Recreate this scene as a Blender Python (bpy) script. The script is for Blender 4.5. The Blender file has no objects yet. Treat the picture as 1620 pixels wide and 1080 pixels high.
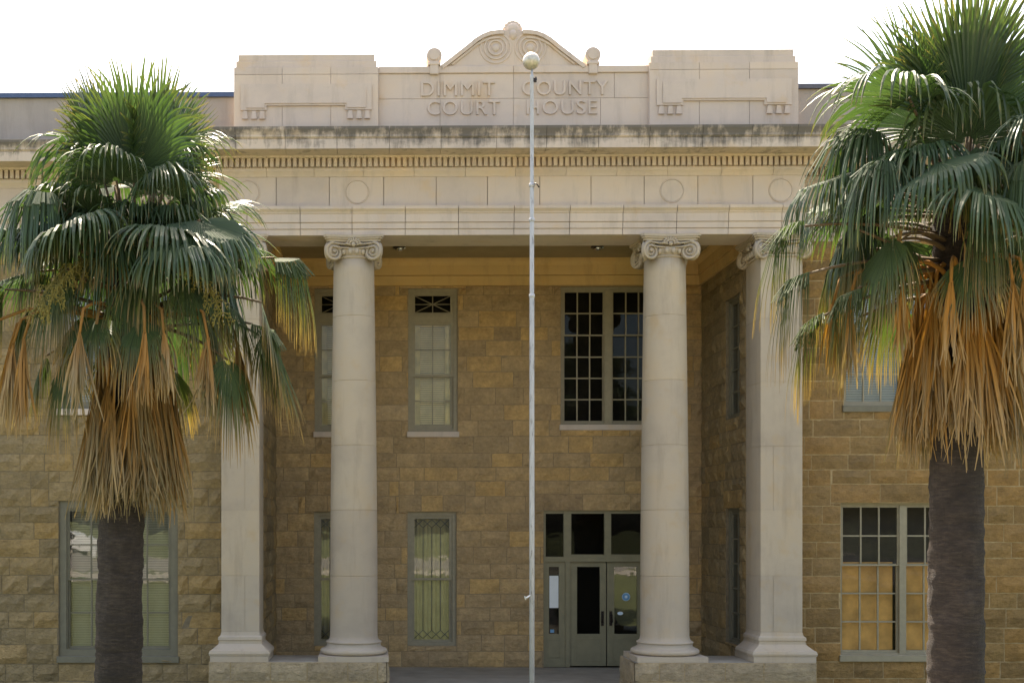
import bpy, math, random
from mathutils import Vector, Matrix, noise as mnoise

# ------------------------------------------------------------------ camera, sky, sun, exposure
scene = bpy.context.scene
R = math.radians
EYE = 3.3                      # eye height above the foot of the building (the street lies higher)
CAMY = -22.0
FPX, PPX, HOR = 1980.0, 557.0, 840.0      # focal length, principal column and horizon row in 1620 px units
YAW = R(0.8)
cam_d = bpy.data.cameras.new("camera")
cam = bpy.data.objects.new("camera", cam_d)
scene.collection.objects.link(cam)
scene.camera = cam
cam.location = (0, CAMY, EYE)
cam.rotation_euler = (R(90), 0, YAW)
cam_d.sensor_width = 36
cam_d.lens = 36 * FPX / 1620
cam_d.shift_x = (810 - PPX) / 1620
cam_d.shift_y = (HOR - 540) / 1620
cam_d.clip_end = 2000

SUN_EL, SUN_AZ = R(61), R(-9)   # azimuth from +Y (behind the building), negative = to the left
w = bpy.data.worlds.new("World")
scene.world = w
w.use_nodes = True
nt = w.node_tree
bg = nt.nodes['Background']
sky = nt.nodes.new('ShaderNodeTexSky')
sky.sky_type = 'NISHITA'
sky.sun_disc = False
sky.sun_elevation = SUN_EL
sky.sun_rotation = SUN_AZ
sky.altitude = 100
sky.air_density = 1.0
sky.dust_density = 5.0
sky.ozone_density = 0.6
nt.links.new(sky.outputs[0], bg.inputs[0])
bg.inputs[1].default_value = 0.15

sl = bpy.data.lights.new("sun", 'SUN')
sl.energy = 5.0
sl.angle = R(0.53)
sl.color = (1.0, 0.93, 0.82)
sun = bpy.data.objects.new("sun", sl)
scene.collection.objects.link(sun)
sd = Vector((math.sin(SUN_AZ) * math.cos(SUN_EL), math.cos(SUN_AZ) * math.cos(SUN_EL), math.sin(SUN_EL)))
sun.rotation_euler = sd.to_track_quat('Z', 'Y').to_euler()

scene.view_settings.view_transform = 'Standard'
scene.view_settings.look = 'None'
scene.view_settings.exposure = 1.92
scene.view_settings.gamma = 1.0
scene.view_settings.use_white_balance = True     # the camera was balanced for open shade
scene.view_settings.white_balance_temperature = 7200
scene.render.engine = 'CYCLES'
scene.cycles.max_bounces = 8
scene.cycles.diffuse_bounces = 5
scene.cycles.transparent_max_bounces = 12

# measured photo positions (1620 x 1080) to metres on a plane at depth Y
CY, SY = math.cos(YAW), math.sin(YAW)
def X(px, Y=0.0):
    tx = (px - PPX) / FPX
    t = (Y - CAMY) / (CY + tx * SY)
    return t * (-SY + tx * CY)
def H(py, Y=0.0, px=620):
    tx = (px - PPX) / FPX
    t = (Y - CAMY) / (CY + tx * SY)
    return EYE + t * (HOR - py) / FPX

# ------------------------------------------------------------------ helpers
def link(o):
    scene.collection.objects.link(o)
    return o

def tag(o, label=None, cat=None, group=None, kind=None):
    if label: o['label'] = label
    if cat: o['category'] = cat
    if group: o['group'] = group
    if kind: o['kind'] = kind
    return o

def thing(name, label, cat, loc=(0, 0, 0), group=None):
    o = link(bpy.data.objects.new(name, None))
    o.location = loc
    o.empty_display_size = 0.3
    return tag(o, label, cat, group)

class MB:
    def __init__(s, T=None):
        s.v, s.f, s.a, s.pa = [], [], [], []
        s.T = T
        s.tint = 0.5
        s.smooth = False
        s.sm = []
    def vert(s, p, pa=0.0):
        s.v.append(tuple(s.T(*p)) if s.T else tuple(p))
        s.pa.append(pa)
        return len(s.v) - 1
    def face(s, idx):
        s.f.append(tuple(idx)); s.a.append(s.tint); s.sm.append(s.smooth)
    def quad(s, a, b, c, d):
        i = [s.vert(p) for p in (a, b, c, d)]
        s.face(i)
    def box(s, x0, x1, y0, y1, z0, z1, ch=0.0):
        if ch <= 0:
            p = [(x0,y0,z0),(x1,y0,z0),(x1,y1,z0),(x0,y1,z0),(x0,y0,z1),(x1,y0,z1),(x1,y1,z1),(x0,y1,z1)]
            i = [s.vert(q) for q in p]
            for f in ((0,3,2,1),(4,5,6,7),(0,1,5,4),(1,2,6,5),(2,3,7,6),(3,0,4,7)):
                s.face([i[k] for k in f])
            return
        # chamfer the four edges of the face towards -y and the rest of the outline
        rings = []
        for (d, y) in ((ch, y0), (0, y0 + ch), (0, y1)):
            rings.append([s.vert(q) for q in ((x0+d,y,z0+d),(x1-d,y,z0+d),(x1-d,y,z1-d),(x0+d,y,z1-d))])
        s.face(rings[0])
        for a, b in zip(rings, rings[1:]):
            for k in range(4):
                s.face((a[k], b[k], b[(k+1)%4], a[(k+1)%4]))
        s.face(rings[-1][::-1])
    def tube(s, pts, r, n=8, cap=True):
        pts = [Vector(p) for p in pts]
        rr = r if isinstance(r, (list, tuple)) else [r] * len(pts)
        rings = []
        ref = None
        for k, p in enumerate(pts):
            d = (pts[min(k+1, len(pts)-1)] - pts[max(k-1, 0)]).normalized()
            if ref is None:
                ref = Vector((0, 0, 1)) if abs(d.z) < 0.9 else Vector((1, 0, 0))
            u = (ref - d * ref.dot(d)).normalized()
            ref = u
            v = d.cross(u)
            rings.append([s.vert(p + (u * math.cos(2*math.pi*j/n) + v * math.sin(2*math.pi*j/n)) * rr[k]) for j in range(n)])
        old = s.smooth; s.smooth = True
        for a, b in zip(rings, rings[1:]):
            for j in range(n):
                s.face((a[j], a[(j+1)%n], b[(j+1)%n], b[j]))
        s.smooth = old
        if cap:
            s.face(rings[0][::-1]); s.face(rings[-1])
    def lathe(s, cx, cy, prof, n=40, smooth=True):
        old = s.smooth; s.smooth = smooth
        rings = []
        for (r, z) in prof:
            rings.append([s.vert((cx + r*math.cos(2*math.pi*j/n), cy + r*math.sin(2*math.pi*j/n), z)) for j in range(n)])
        for a, b in zip(rings, rings[1:]):
            for j in range(n):
                s.face((a[j], a[(j+1)%n], b[(j+1)%n], b[j]))
        s.smooth = old
        s.face(rings[0][::-1]); s.face(rings[-1])
    def ball(s, c, r, n=10, m=7, sc=(1, 1, 1)):
        old = s.smooth; s.smooth = True
        c = Vector(c)
        rings = []
        for i in range(1, m):
            th = math.pi * i / m
            rings.append([s.vert((c.x + sc[0]*r*math.sin(th)*math.cos(2*math.pi*j/n), c.y + sc[1]*r*math.sin(th)*math.sin(2*math.pi*j/n), c.z + sc[2]*r*math.cos(th))) for j in range(n)])
        t = s.vert((c.x, c.y, c.z + r*sc[2])); b = s.vert((c.x, c.y, c.z - r*sc[2]))
        for j in range(n):
            s.face((t, rings[0][j], rings[0][(j+1)%n]))
            s.face((b, rings[-1][(j+1)%n], rings[-1][j]))
        for a, bb in zip(rings, rings[1:]):
            for j in range(n):
                s.face((a[j], bb[j], bb[(j+1)%n], a[(j+1)%n]))
        s.smooth = old
    def sweep(s, prof, path, cap=True):
        """profile of (outward offset, z) swept along a plan path; outward is to the right of travel"""
        P = [Vector(p) for p in path]
        N = []
        for a, b in zip(P, P[1:]):
            d = (b - a).normalized(); N.append(Vector((d.y, -d.x)))
        rings = []
        for k, p in enumerate(P):
            if k == 0: m = N[0]
            elif k == len(P) - 1: m = N[-1]
            else:
                m = (N[k-1] + N[k]) / (1 + N[k-1].dot(N[k]))
            rings.append([s.vert((p.x + m.x*o, p.y + m.y*o, z)) for (o, z) in prof])
        n = len(prof)
        for a, b in zip(rings, rings[1:]):
            for j in range(n):
                s.face((a[j], b[j], b[(j+1)%n], a[(j+1)%n]))
        if cap:
            s.face(rings[0]); s.face(rings[-1][::-1])
    def extrude_xz(s, outline, y0, y1):
        """outline of (x, z) made into a solid between y0 and y1"""
        a = [s.vert((x, y0, z)) for x, z in outline]
        b = [s.vert((x, y1, z)) for x, z in outline]
        n = len(outline)
        s.face(a); s.face(b[::-1])
        for j in range(n):
            s.face((a[j], b[j], b[(j+1)%n], a[(j+1)%n]))
    def build(s, name, mat, parent=None, recalc=True, loc=None):
        me = bpy.data.meshes.new(name)
        me.from_pydata(s.v, [], s.f)
        at = me.attributes.new('tint', 'FLOAT', 'FACE')
        at.data.foreach_set('value', s.a)
        ap = me.attributes.new('along', 'FLOAT', 'POINT')
        ap.data.foreach_set('value', s.pa)
        me.polygons.foreach_set('use_smooth', s.sm)
        if recalc:
            import bmesh
            bm = bmesh.new(); bm.from_mesh(me)
            bmesh.ops.recalc_face_normals(bm, faces=bm.faces)
            bm.to_mesh(me); bm.free()
        me.materials.append(mat)
        me.update()
        o = link(bpy.data.objects.new(name, me))
        if parent: o.parent = parent
        if loc: o.location = loc
        return o

# ------------------------------------------------------------------ materials
def new_mat(name):
    m = bpy.data.materials.new(name)
    m.use_nodes = True
    n = m.node_tree.nodes
    return m, m.node_tree, n['Principled BSDF'], n['Material Output']

def N(t, kind, **kw):
    n = t.nodes.new(kind)
    for k, v in kw.items():
        setattr(n, k, v)
    return n

def noise_node(t, scale, detail=5, rough=0.6, vec=None, scl=None):
    tc = N(t, 'ShaderNodeTexCoord')
    src = vec or tc.outputs['Object']
    if scl:
        mp = N(t, 'ShaderNodeMapping'); mp.inputs['Scale'].default_value = scl
        t.links.new(src, mp.inputs[0]); src = mp.outputs[0]
    nz = N(t, 'ShaderNodeTexNoise')
    nz.inputs['Scale'].default_value = scale
    nz.inputs['Detail'].default_value = detail
    nz.inputs['Roughness'].default_value = rough
    t.links.new(src, nz.inputs['Vector'])
    return nz.outputs[0]

def ramp(t, fac, stops):
    r = N(t, 'ShaderNodeValToRGB')
    e = r.color_ramp.elements
    while len(e) < len(stops): e.new(0.5)
    for k, (p, c) in enumerate(stops):
        e[k].position = p
        e[k].color = (*c, 1)
    t.links.new(fac, r.inputs[0])
    return r.outputs[0]

def mix(t, fac, a, b, mode='MIX'):
    m = N(t, 'ShaderNodeMix', data_type='RGBA', blend_type=mode)
    if isinstance(fac, float): m.inputs[0].default_value = fac
    else: t.links.new(fac, m.inputs[0])
    for s, v in ((6, a), (7, b)):
        if isinstance(v, tuple): m.inputs[s].default_value = (*v, 1)
        else: t.links.new(v, m.inputs[s])
    return m.outputs[2]

def math_(t, op, a, b=None, clamp=False):
    m = N(t, 'ShaderNodeMath', operation=op, use_clamp=clamp)
    for s, v in ((0, a), (1, b)):
        if v is None: continue
        if isinstance(v, (int, float)): m.inputs[s].default_value = v
        else: t.links.new(v, m.inputs[s])
    return m.outputs[0]

def bump(t, b, height, strength, dist):
    n = N(t, 'ShaderNodeBump')
    n.inputs['Strength'].default_value = strength
    n.inputs['Distance'].default_value = dist
    t.links.new(height, n.inputs['Height'])
    t.links.new(n.outputs[0], b.inputs['Normal'])

def simple(name, col, rough=0.6, metal=0.0, var=0.15, scale=6, bump_s=0.0):
    m, t, b, o = new_mat(name)
    nz = noise_node(t, scale)
    lo = tuple(c * (1 - var) for c in col); hi = tuple(min(1, c * (1 + var)) for c in col)
    c = ramp(t, nz, [(0.3, lo), (0.7, hi)])
    t.links.new(c, b.inputs['Base Color'])
    b.inputs['Roughness'].default_value = rough
    b.inputs['Metallic'].default_value = metal
    if bump_s: bump(t, b, noise_node(t, 60), bump_s, 0.004)
    return m

def stone_mat(name, col, stain=None):
    m, t, b, o = new_mat(name)
    big = noise_node(t, 0.9, 6, 0.62)
    c = ramp(t, big, [(0.30, tuple(x * y for x, y in zip(col, (0.86, 0.86, 0.88)))), (0.5, col),
                      (0.72, tuple(x * y for x, y in zip(col, (1.06, 1.0, 0.90))))])
    tn = N(t, 'ShaderNodeAttribute', attribute_name='tint')
    tv = ramp(t, tn.outputs['Fac'], [(0.0, (0.88, 0.87, 0.87)), (0.5, (1, 1, 1)), (1.0, (1.10, 1.07, 1.0))])
    c = mix(t, 1.0, c, tv, 'MULTIPLY')
    # warm iron blotches
    fe = noise_node(t, 2.3, 4, 0.55)
    fe = ramp(t, fe, [(0.58, (0, 0, 0)), (0.75, (1, 1, 1))])
    c = mix(t, math_(t, 'MULTIPLY', fe, 0.45), c, tuple(x * y for x, y in zip(col, (1.02, 0.84, 0.55))))
    # weather streaks
    st = noise_node(t, 1.0, 6, 0.7, scl=(3.2, 3.2, 0.45))
    st = ramp(t, st, [(0.52, (0, 0, 0)), (0.78, (1, 1, 1))])
    c = mix(t, math_(t, 'MULTIPLY', st, 0.50), c, tuple(x * 0.50 for x in col))
    sp = noise_node(t, 7, 6, 0.75)
    sp = ramp(t, sp, [(0.60, (0, 0, 0)), (0.74, (1, 1, 1))])
    c = mix(t, math_(t, 'MULTIPLY', sp, 0.22), c, tuple(x * 0.6 for x in col))
    if stain:
        # black growth along the washed top edge of the cornice
        z0, z1 = stain
        tc = N(t, 'ShaderNodeTexCoord')
        sx = N(t, 'ShaderNodeSeparateXYZ'); t.links.new(tc.outputs['Object'], sx.inputs[0])
        mr = N(t, 'ShaderNodeMapRange'); mr.inputs[1].default_value = z0; mr.inputs[2].default_value = z1
        t.links.new(sx.outputs[2], mr.inputs[0])
        n1 = noise_node(t, 1.0, 8, 0.72, scl=(1.1, 1.1, 2.0))
        n2 = noise_node(t, 1.0, 6, 0.7, scl=(9, 9, 1.4))
        s = math_(t, 'ADD', math_(t, 'MULTIPLY', n1, 0.75), math_(t, 'MULTIPLY', n2, 0.55))
        s = math_(t, 'ADD', s, math_(t, 'MULTIPLY', mr.outputs[0], 0.30))
        s = ramp(t, s, [(0.71, (0, 0, 0)), (0.90, (1, 1, 1))])
        c = mix(t, math_(t, 'MULTIPLY', s, 0.85), c, (0.075, 0.07, 0.065))
    t.links.new(c, b.inputs['Base Color'])
    b.inputs['Roughness'].default_value = 0.88
    b.inputs['Specular IOR Level'].default_value = 0.25
    bump(t, b, noise_node(t, 38, 6, 0.7), 0.35, 0.006)
    return m

def ashlar_mat(name, pal, mortar=False):
    m, t, b, o = new_mat(name)
    tn = N(t, 'ShaderNodeAttribute', attribute_name='tint')
    c = ramp(t, tn.outputs['Fac'], pal)
    # every stone is cut from another part of the bed: shift the grain by the stone's own number
    tc = N(t, 'ShaderNodeTexCoord')
    va = N(t, 'ShaderNodeVectorMath', operation='ADD')
    cb = N(t, 'ShaderNodeCombineXYZ')
    for q, k in enumerate((391.0, 173.0, 257.0)):
        t.links.new(math_(t, 'MULTIPLY', tn.outputs['Fac'], k), cb.inputs[q])
    t.links.new(tc.outputs['Object'], va.inputs[0]); t.links.new(cb.outputs[0], va.inputs[1])
    V = va.outputs[0]
    # grain, iron banding, grey weathering and dark pits of the sandstone
    n1 = noise_node(t, 3.0, 6, 0.65, V)
    c = mix(t, 0.6, c, mix(t, 1.0, c, ramp(t, n1, [(0.3, (0.60, 0.58, 0.56)), (0.7, (1.32, 1.24, 1.12))]), 'MULTIPLY'))
    gw = noise_node(t, 0.55, 5, 0.6)
    gw = ramp(t, gw, [(0.42, (0, 0, 0)), (0.66, (1, 1, 1))])
    c = mix(t, math_(t, 'MULTIPLY', gw, 0.3), c, mix(t, 0.5, c, (0.27, 0.225, 0.165)))
    n2 = noise_node(t, 1.0, 7, 0.75, V, (3, 3, 17))
    s = ramp(t, n2, [(0.60, (0, 0, 0)), (0.70, (1, 1, 1))])
    c = mix(t, math_(t, 'MULTIPLY', s, 0.6), c, (0.060, 0.036, 0.020))
    n4 = noise_node(t, 1.0, 6, 0.7, V, (5, 5, 11))
    s4 = ramp(t, n4, [(0.60, (0, 0, 0)), (0.72, (1, 1, 1))])
    c = mix(t, math_(t, 'MULTIPLY', s4, 0.4), c, (0.36, 0.245, 0.11))
    n3 = noise_node(t, 16, 5, 0.65, V)
    c = mix(t, 0.55, c, mix(t, 1.0, c, ramp(t, n3, [(0.3, (0.70, 0.70, 0.70)), (0.7, (1.26, 1.26, 1.26))]), 'MULTIPLY'))
    t.links.new(c, b.inputs['Base Color'])
    b.inputs['Roughness'].default_value = 0.92
    b.inputs['Specular IOR Level'].default_value = 0.2
    h = math_(t, 'ADD', noise_node(t, 1.0, 6, 0.7, V, (7, 7, 13)), math_(t, 'MULTIPLY', noise_node(t, 45, 5, 0.7), 0.3))
    bump(t, b, h, 1.0, 0.05)
    return m

STONE = (0.53, 0.435, 0.362)
M = {}
M['stone'] = stone_mat('dressed_limestone', STONE)
M['wing_stone'] = stone_mat('grey_weathered_stone', (0.34, 0.295, 0.26))
M['cornice'] = stone_mat('weathered_cornice_stone', STONE, (H(236, -0.65), H(197, -0.65)))
M['column'] = stone_mat('column_limestone', (0.425, 0.348, 0.265))
M['ashlar'] = ashlar_mat('tan_sandstone_blocks', [(0.0, (0.215, 0.160, 0.088)), (0.3, (0.265, 0.196, 0.104)), (0.55, (0.300, 0.222, 0.118)), (0.8, (0.350, 0.235, 0.100)), (1.0, (0.315, 0.250, 0.155))])
M['ashlar_warm'] = ashlar_mat('honey_sandstone_blocks', [(0.0, (0.200, 0.122, 0.050)), (0.3, (0.245, 0.152, 0.060)), (0.55, (0.280, 0.176, 0.070)), (0.8, (0.325, 0.185, 0.062)), (1.0, (0.290, 0.205, 0.105))])
M['ashlar_porch'] = ashlar_mat('brightened_porch_sandstone', [(0.0, (0.37, 0.255, 0.140)), (0.3, (0.43, 0.300, 0.160)), (0.55, (0.48, 0.335, 0.178)), (0.8, (0.54, 0.350, 0.148)), (1.0, (0.50, 0.375, 0.235))])  # same sandstone in a lighter palette, making up for weak light in the porch
M['ashlar_pale'] = ashlar_mat('pale_sandstone_blocks', [(0.0, (0.27, 0.21, 0.135)), (0.3, (0.34, 0.265, 0.17)), (0.6, (0.38, 0.30, 0.195)), (1.0, (0.42, 0.335, 0.22))])
M['mortar'] = simple('pale_mortar', (0.37, 0.265, 0.135), 0.95, var=0.25, scale=12)
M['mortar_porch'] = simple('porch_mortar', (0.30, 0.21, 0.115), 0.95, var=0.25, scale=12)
M['mortar_dark'] = simple('aged_mortar', (0.17, 0.13, 0.08), 0.95, var=0.25, scale=12)
M['plaster'] = simple('ceiling_plaster', (0.34, 0.255, 0.135), 0.9, var=0.10, scale=2)
M['inner_frieze'] = stone_mat('brightened_porch_frieze', (0.58, 0.385, 0.165))  # base colour raised to stand in for light missing under the ceiling
M['frame'] = simple('olive_window_paint', (0.265, 0.22, 0.14), 0.55, var=0.12, scale=8)
M['frame_dark'] = simple('grey_green_window_paint', (0.14, 0.122, 0.08), 0.55, var=0.12, scale=8)
M['door'] = simple('door_paint', (0.21, 0.178, 0.10), 0.5, var=0.10, scale=5)
M['metal_dark'] = simple('dark_bronze', (0.035, 0.025, 0.02), 0.4, 0.6)
M['blind'] = simple('white_blind', (0.44, 0.42, 0.37), 0.7, var=0.05)
M['blind_warm'] = simple('yellowed_blind', (0.74, 0.62, 0.38), 0.7, var=0.12)
M['curtain'] = simple('sheer_curtain', (0.50, 0.43, 0.28), 0.9, var=0.15, scale=4)
M['curtain_upper'] = simple('yellowed_curtain', (0.80, 0.70, 0.45), 0.9, var=0.2, scale=4)
M['plywood'] = simple('orange_plywood', (0.50, 0.27, 0.075), 0.8, var=0.38, scale=2.0)
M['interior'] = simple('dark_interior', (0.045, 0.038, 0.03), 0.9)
M['coping'] = simple('painted_metal_coping', (0.06, 0.085, 0.15), 0.35, 0.3)
M['coping_grey'] = simple('grey_metal_coping', (0.10, 0.09, 0.10), 0.45, 0.3)
M['roof'] = simple('roof_gravel', (0.30, 0.28, 0.26), 0.95)
M['paper'] = simple('paper', (0.75, 0.75, 0.73), 0.8, var=0.04)
M['sticker'] = simple('blue_sticker', (0.12, 0.30, 0.50), 0.5)
M['sticker_pale'] = simple('pale_sticker', (0.65, 0.75, 0.85), 0.5)
M['lead'] = simple('lead_came', (0.10, 0.095, 0.075), 0.5)
M['concrete'] = simple('concrete', (0.36, 0.32, 0.26), 0.9, var=0.12, scale=1.5)
M['porch'] = simple('porch_concrete', (0.30, 0.26, 0.20), 0.8, var=0.2, scale=2)
M['asphalt'] = simple('sunbleached_road', (0.21, 0.19, 0.165), 0.9, var=0.12, scale=3)
M['chrome'] = simple('spotlight_metal', (0.5, 0.5, 0.5), 0.25, 0.9)

def pole_mat():
    m, t, b, o = new_mat('flaking_white_pole_paint')
    n = noise_node(t, 1.0, 6, 0.75, scl=(30, 30, 5))
    c = ramp(t, n, [(0.36, (0.20, 0.19, 0.19)), (0.45, (0.40, 0.40, 0.41)), (0.7, (0.48, 0.48, 0.50))])
    t.links.new(c, b.inputs['Base Color'])
    b.inputs['Roughness'].default_value = 0.45
    return m
M['pole'] = pole_mat()
M['gold'] = simple('tarnished_gilt', (0.50, 0.45, 0.36), 0.36, 0.4, var=0.25, scale=18)

def glass_mat(name, refl, tint, rough=0.015, wav=0.007, k=1.6):
    m, t, b, o = new_mat(name)
    t.nodes.remove(b)
    tr = N(t, 'ShaderNodeBsdfTransparent'); tr.inputs[0].default_value = (*tint, 1)
    gl = N(t, 'ShaderNodeBsdfGlossy'); gl.inputs['Roughness'].default_value = rough
    gl.inputs[0].default_value = (0.92, 0.95, 0.95, 1)
    fr = N(t, 'ShaderNodeFresnel'); fr.inputs[0].default_value = 1.5
    f = math_(t, 'ADD', math_(t, 'MULTIPLY', fr.outputs[0], k), refl, True)
    bn = N(t, 'ShaderNodeBump'); bn.inputs['Strength'].default_value = 0.15; bn.inputs['Distance'].default_value = wav
    t.links.new(noise_node(t, 3.0, 2, 0.5), bn.inputs['Height'])
    t.links.new(bn.outputs[0], gl.inputs['Normal'])
    ms = N(t, 'ShaderNodeMixShader')
    t.links.new(f, ms.inputs[0]); t.links.new(tr.outputs[0], ms.inputs[1]); t.links.new(gl.outputs[0], ms.inputs[2])
    t.links.new(ms.outputs[0], o.inputs[0])
    return m
M['glass'] = glass_mat('old_window_glass', 0.035, (0.78, 0.79, 0.72), k=1.0)
M['glass_soft'] = glass_mat('soft_window_glass', 0.0, (0.9, 0.9, 0.85), k=0.7)
M['glass_dark'] = glass_mat('dim_window_glass', 0.0, (0.5, 0.5, 0.47), k=0.28)
M['glass_board'] = glass_mat('dusty_window_glass', 0.0, (0.95, 0.95, 0.93), k=0.22)

def leaf_mat(name, stops, gloss=0.3, transl=0.45, rough=0.32):
    m, t, b, o = new_mat(name)
    al = N(t, 'ShaderNodeAttribute', attribute_name='along')
    tn = N(t, 'ShaderNodeAttribute', attribute_name='tint')
    nz = noise_node(t, 9, 3, 0.6)
    f = math_(t, 'ADD', al.outputs['Fac'], math_(t, 'MULTIPLY', math_(t, 'SUBTRACT', nz, 0.5), 0.35))
    c = ramp(t, f, stops)
    v = ramp(t, tn.outputs['Fac'], [(0, (0.62, 0.66, 0.62)), (0.5, (1, 1, 1)), (1, (1.3, 1.22, 1.05))])
    c = mix(t, 1.0, c, v, 'MULTIPLY')
    t.links.new(c, b.inputs['Base Color'])
    rr = N(t, 'ShaderNodeMapRange'); rr.inputs[1].default_value = 0.40; rr.inputs[2].default_value = 0.62
    rr.inputs[3].default_value = 0.72; rr.inputs[4].default_value = rough
    t.links.new(al.outputs['Fac'], rr.inputs[0]); t.links.new(rr.outputs[0], b.inputs['Roughness'])
    b.inputs['Specular IOR Level'].default_value = gloss
    tl = N(t, 'ShaderNodeBsdfTranslucent')
    t.links.new(mix(t, 1.0, c, (1.2, 1.3, 0.6), 'MULTIPLY'), tl.inputs[0])
    ms = N(t, 'ShaderNodeMixShader'); ms.inputs[0].default_value = transl
    t.links.new(b.outputs[0], ms.inputs[1]); t.links.new(tl.outputs[0], ms.inputs[2])
    t.links.new(ms.outputs[0], o.inputs[0])
    return m
M['frond'] = leaf_mat('palm_frond_green', [(0.0, (0.036, 0.064, 0.028)), (0.66, (0.041, 0.074, 0.030)), (0.86, (0.078, 0.098, 0.033)), (1.0, (0.22, 0.16, 0.07))], 0.45, 0.32, 0.34)
M['frond_old'] = leaf_mat('palm_frond_ageing', [(0.0, (0.038, 0.064, 0.022)), (0.46, (0.052, 0.080, 0.023)), (0.70, (0.12, 0.108, 0.034)), (0.92, (0.29, 0.185, 0.07))], 0.38, 0.34, 0.40)
M['dead'] = leaf_mat('dead_palm_thatch', [(0.0, (0.27, 0.140, 0.040)), (0.4, (0.28, 0.150, 0.046)), (0.7, (0.245, 0.150, 0.062)), (1.0, (0.29, 0.215, 0.125))], 0.25, 0.2, 0.6)
M['dead_orange'] = leaf_mat('orange_palm_thatch', [(0.0, (0.31, 0.150, 0.034)), (0.4, (0.34, 0.168, 0.038)), (0.7, (0.29, 0.165, 0.054)), (1.0, (0.29, 0.205, 0.115))], 0.25, 0.24, 0.6)
M['petiole'] = leaf_mat('palm_petiole', [(0.0, (0.10, 0.065, 0.03)), (0.5, (0.08, 0.085, 0.03)), (1.0, (0.06, 0.085, 0.028))], 0.5, 0.05, 0.4)
M['flower'] = leaf_mat('palm_flower_stalk', [(0.0, (0.22, 0.19, 0.055)), (1.0, (0.34, 0.26, 0.08))], 0.3, 0.3, 0.6)

def trunk_mat():
    m, t, b, o = new_mat('palm_bark')
    n = noise_node(t, 1.0, 7, 0.7, scl=(9, 9, 42))
    n2 = noise_node(t, 2.0, 4, 0.6)
    f = math_(t, 'ADD', math_(t, 'MULTIPLY', n, 0.6), math_(t, 'MULTIPLY', n2, 0.4))
    c = ramp(t, f, [(0.36, (0.013, 0.008, 0.006)), (0.5, (0.033, 0.022, 0.016)), (0.66, (0.078, 0.055, 0.042))])
    t.links.new(c, b.inputs['Base Color'])
    b.inputs['Roughness'].default_value = 0.9
    ck = noise_node(t, 1.0, 5, 0.7, scl=(34, 34, 3.5))
    bump(t, b, math_(t, 'ADD', n, math_(t, 'ADD', math_(t, 'MULTIPLY', ck, 0.7), math_(t, 'MULTIPLY', noise_node(t, 60, 4, 0.7), 0.3))), 1.0, 0.04)
    return m
M['bark'] = trunk_mat()
def grass_mat():
    m, t, b, o = new_mat('lawn_grass')
    n = noise_node(t, 0.5, 6, 0.7); n2 = noise_node(t, 30, 4, 0.7)
    c = ramp(t, math_(t, 'ADD', math_(t, 'MULTIPLY', n, 0.6), math_(t, 'MULTIPLY', n2, 0.4)), [(0.35, (0.075, 0.085, 0.032)), (0.6, (0.115, 0.125, 0.045)), (0.75, (0.22, 0.19, 0.09))])
    t.links.new(c, b.inputs['Base Color']); b.inputs['Roughness'].default_value = 0.9
    bump(t, b, n2, 0.8, 0.03)
    return m
M['grass'] = grass_mat()

# ------------------------------------------------------------------ ground
YW, YB, YP = 0.65, 3.92, 0.87        # wing wall face, porch back wall, rear of the pilasters
def ground_z(y):
    # flat at the building, rising to the street where the photographer stands
    if y > -8: return 0.0
    if y > -19: return 1.6 * ((-8 - y) / 11.0)
    return 1.6
g = MB()
ys = [900, 30, 6, 0, -4, -8, -10, -12, -14, -16, -18, -19, -22, -30, -60, -120, -900]
xs = [-900, -60, -30, 30, 60, 900]
grid = [[g.vert((x, y, ground_z(y) - 0.004)) for x in xs] for y in ys]
for a, b in zip(grid, grid[1:]):
    for j in range(len(xs) - 1):
        g.face((a[j], a[j+1], b[j+1], b[j]))
tag(g.build('lawn', M['grass']), kind='structure')
def strip(name, x0, x1, y0, y1, mat, dz):
    m = MB()
    yy = sorted({y0, y1, *[y for y in ys if y0 < y < y1]})
    rows = [[m.vert((x, y, ground_z(y) + dz)) for x in (x0, x1)] for y in yy]
    for a, b in zip(rows, rows[1:]):
        m.face((a[0], a[1], b[1], b[0]))
    return tag(m.build(name, mat), kind='structure')
strip('front_walk', 3.6, 6.2, -19, -0.95, M['concrete'], 0.004)
strip('sidewalk', -80, 80, -24.5, -19.0, M['concrete'], 0.004)
strip('road', -80, 80, -47, -26.2, M['asphalt'], -0.0)
strip('far_sidewalk', -80, 80, -52, -48, M['concrete'], 0.004)

# ------------------------------------------------------------------ the courthouse
house = thing('courthouse', 'two storey tan stone courthouse with white columned porch and carved parapet between the palms', 'courthouse')

xpl0, xpl1 = X(350), X(410)          # left pilaster front edges
xpr0, xpr1 = X(1204), X(1270)        # right pilaster front edges
xL, xR = xpl0 - 0.03, xpr1 + 0.03
xil, xir = xpl1, xpr0                # porch side walls
zA0 = H(372)                         # underside of the architrave
zFloor = H(1055, YB, 900)
zWallTop = H(1047, -0.2)             # low walls that carry the columns
XW0, XW1 = -17.0, 19.5               # ends of the wings
ENT = [(XW0, YW), (xL, YW), (xL, 0.0), (xR, 0.0), (xR, YW), (XW1, YW)]

def rects_minus(rects, holes):
    out = rects
    for (hx0, hx1, hz0, hz1) in holes:
        nxt = []
        for (x0, x1, z0, z1) in out:
            if hx0 >= x1 or hx1 <= x0 or hz0 >= z1 or hz1 <= z0:
                nxt.append((x0, x1, z0, z1)); continue
            if x0 < hx0: nxt.append((x0, hx0, z0, z1))
            if x1 > hx1: nxt.append((hx1, x1, z0, z1))
            a, b = max(x0, hx0), min(x1, hx1)
            if z0 < hz0: nxt.append((a, b, z0, hz0))
            if z1 > hz1: nxt.append((a, b, hz1, z1))
        out = nxt
    return out

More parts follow.
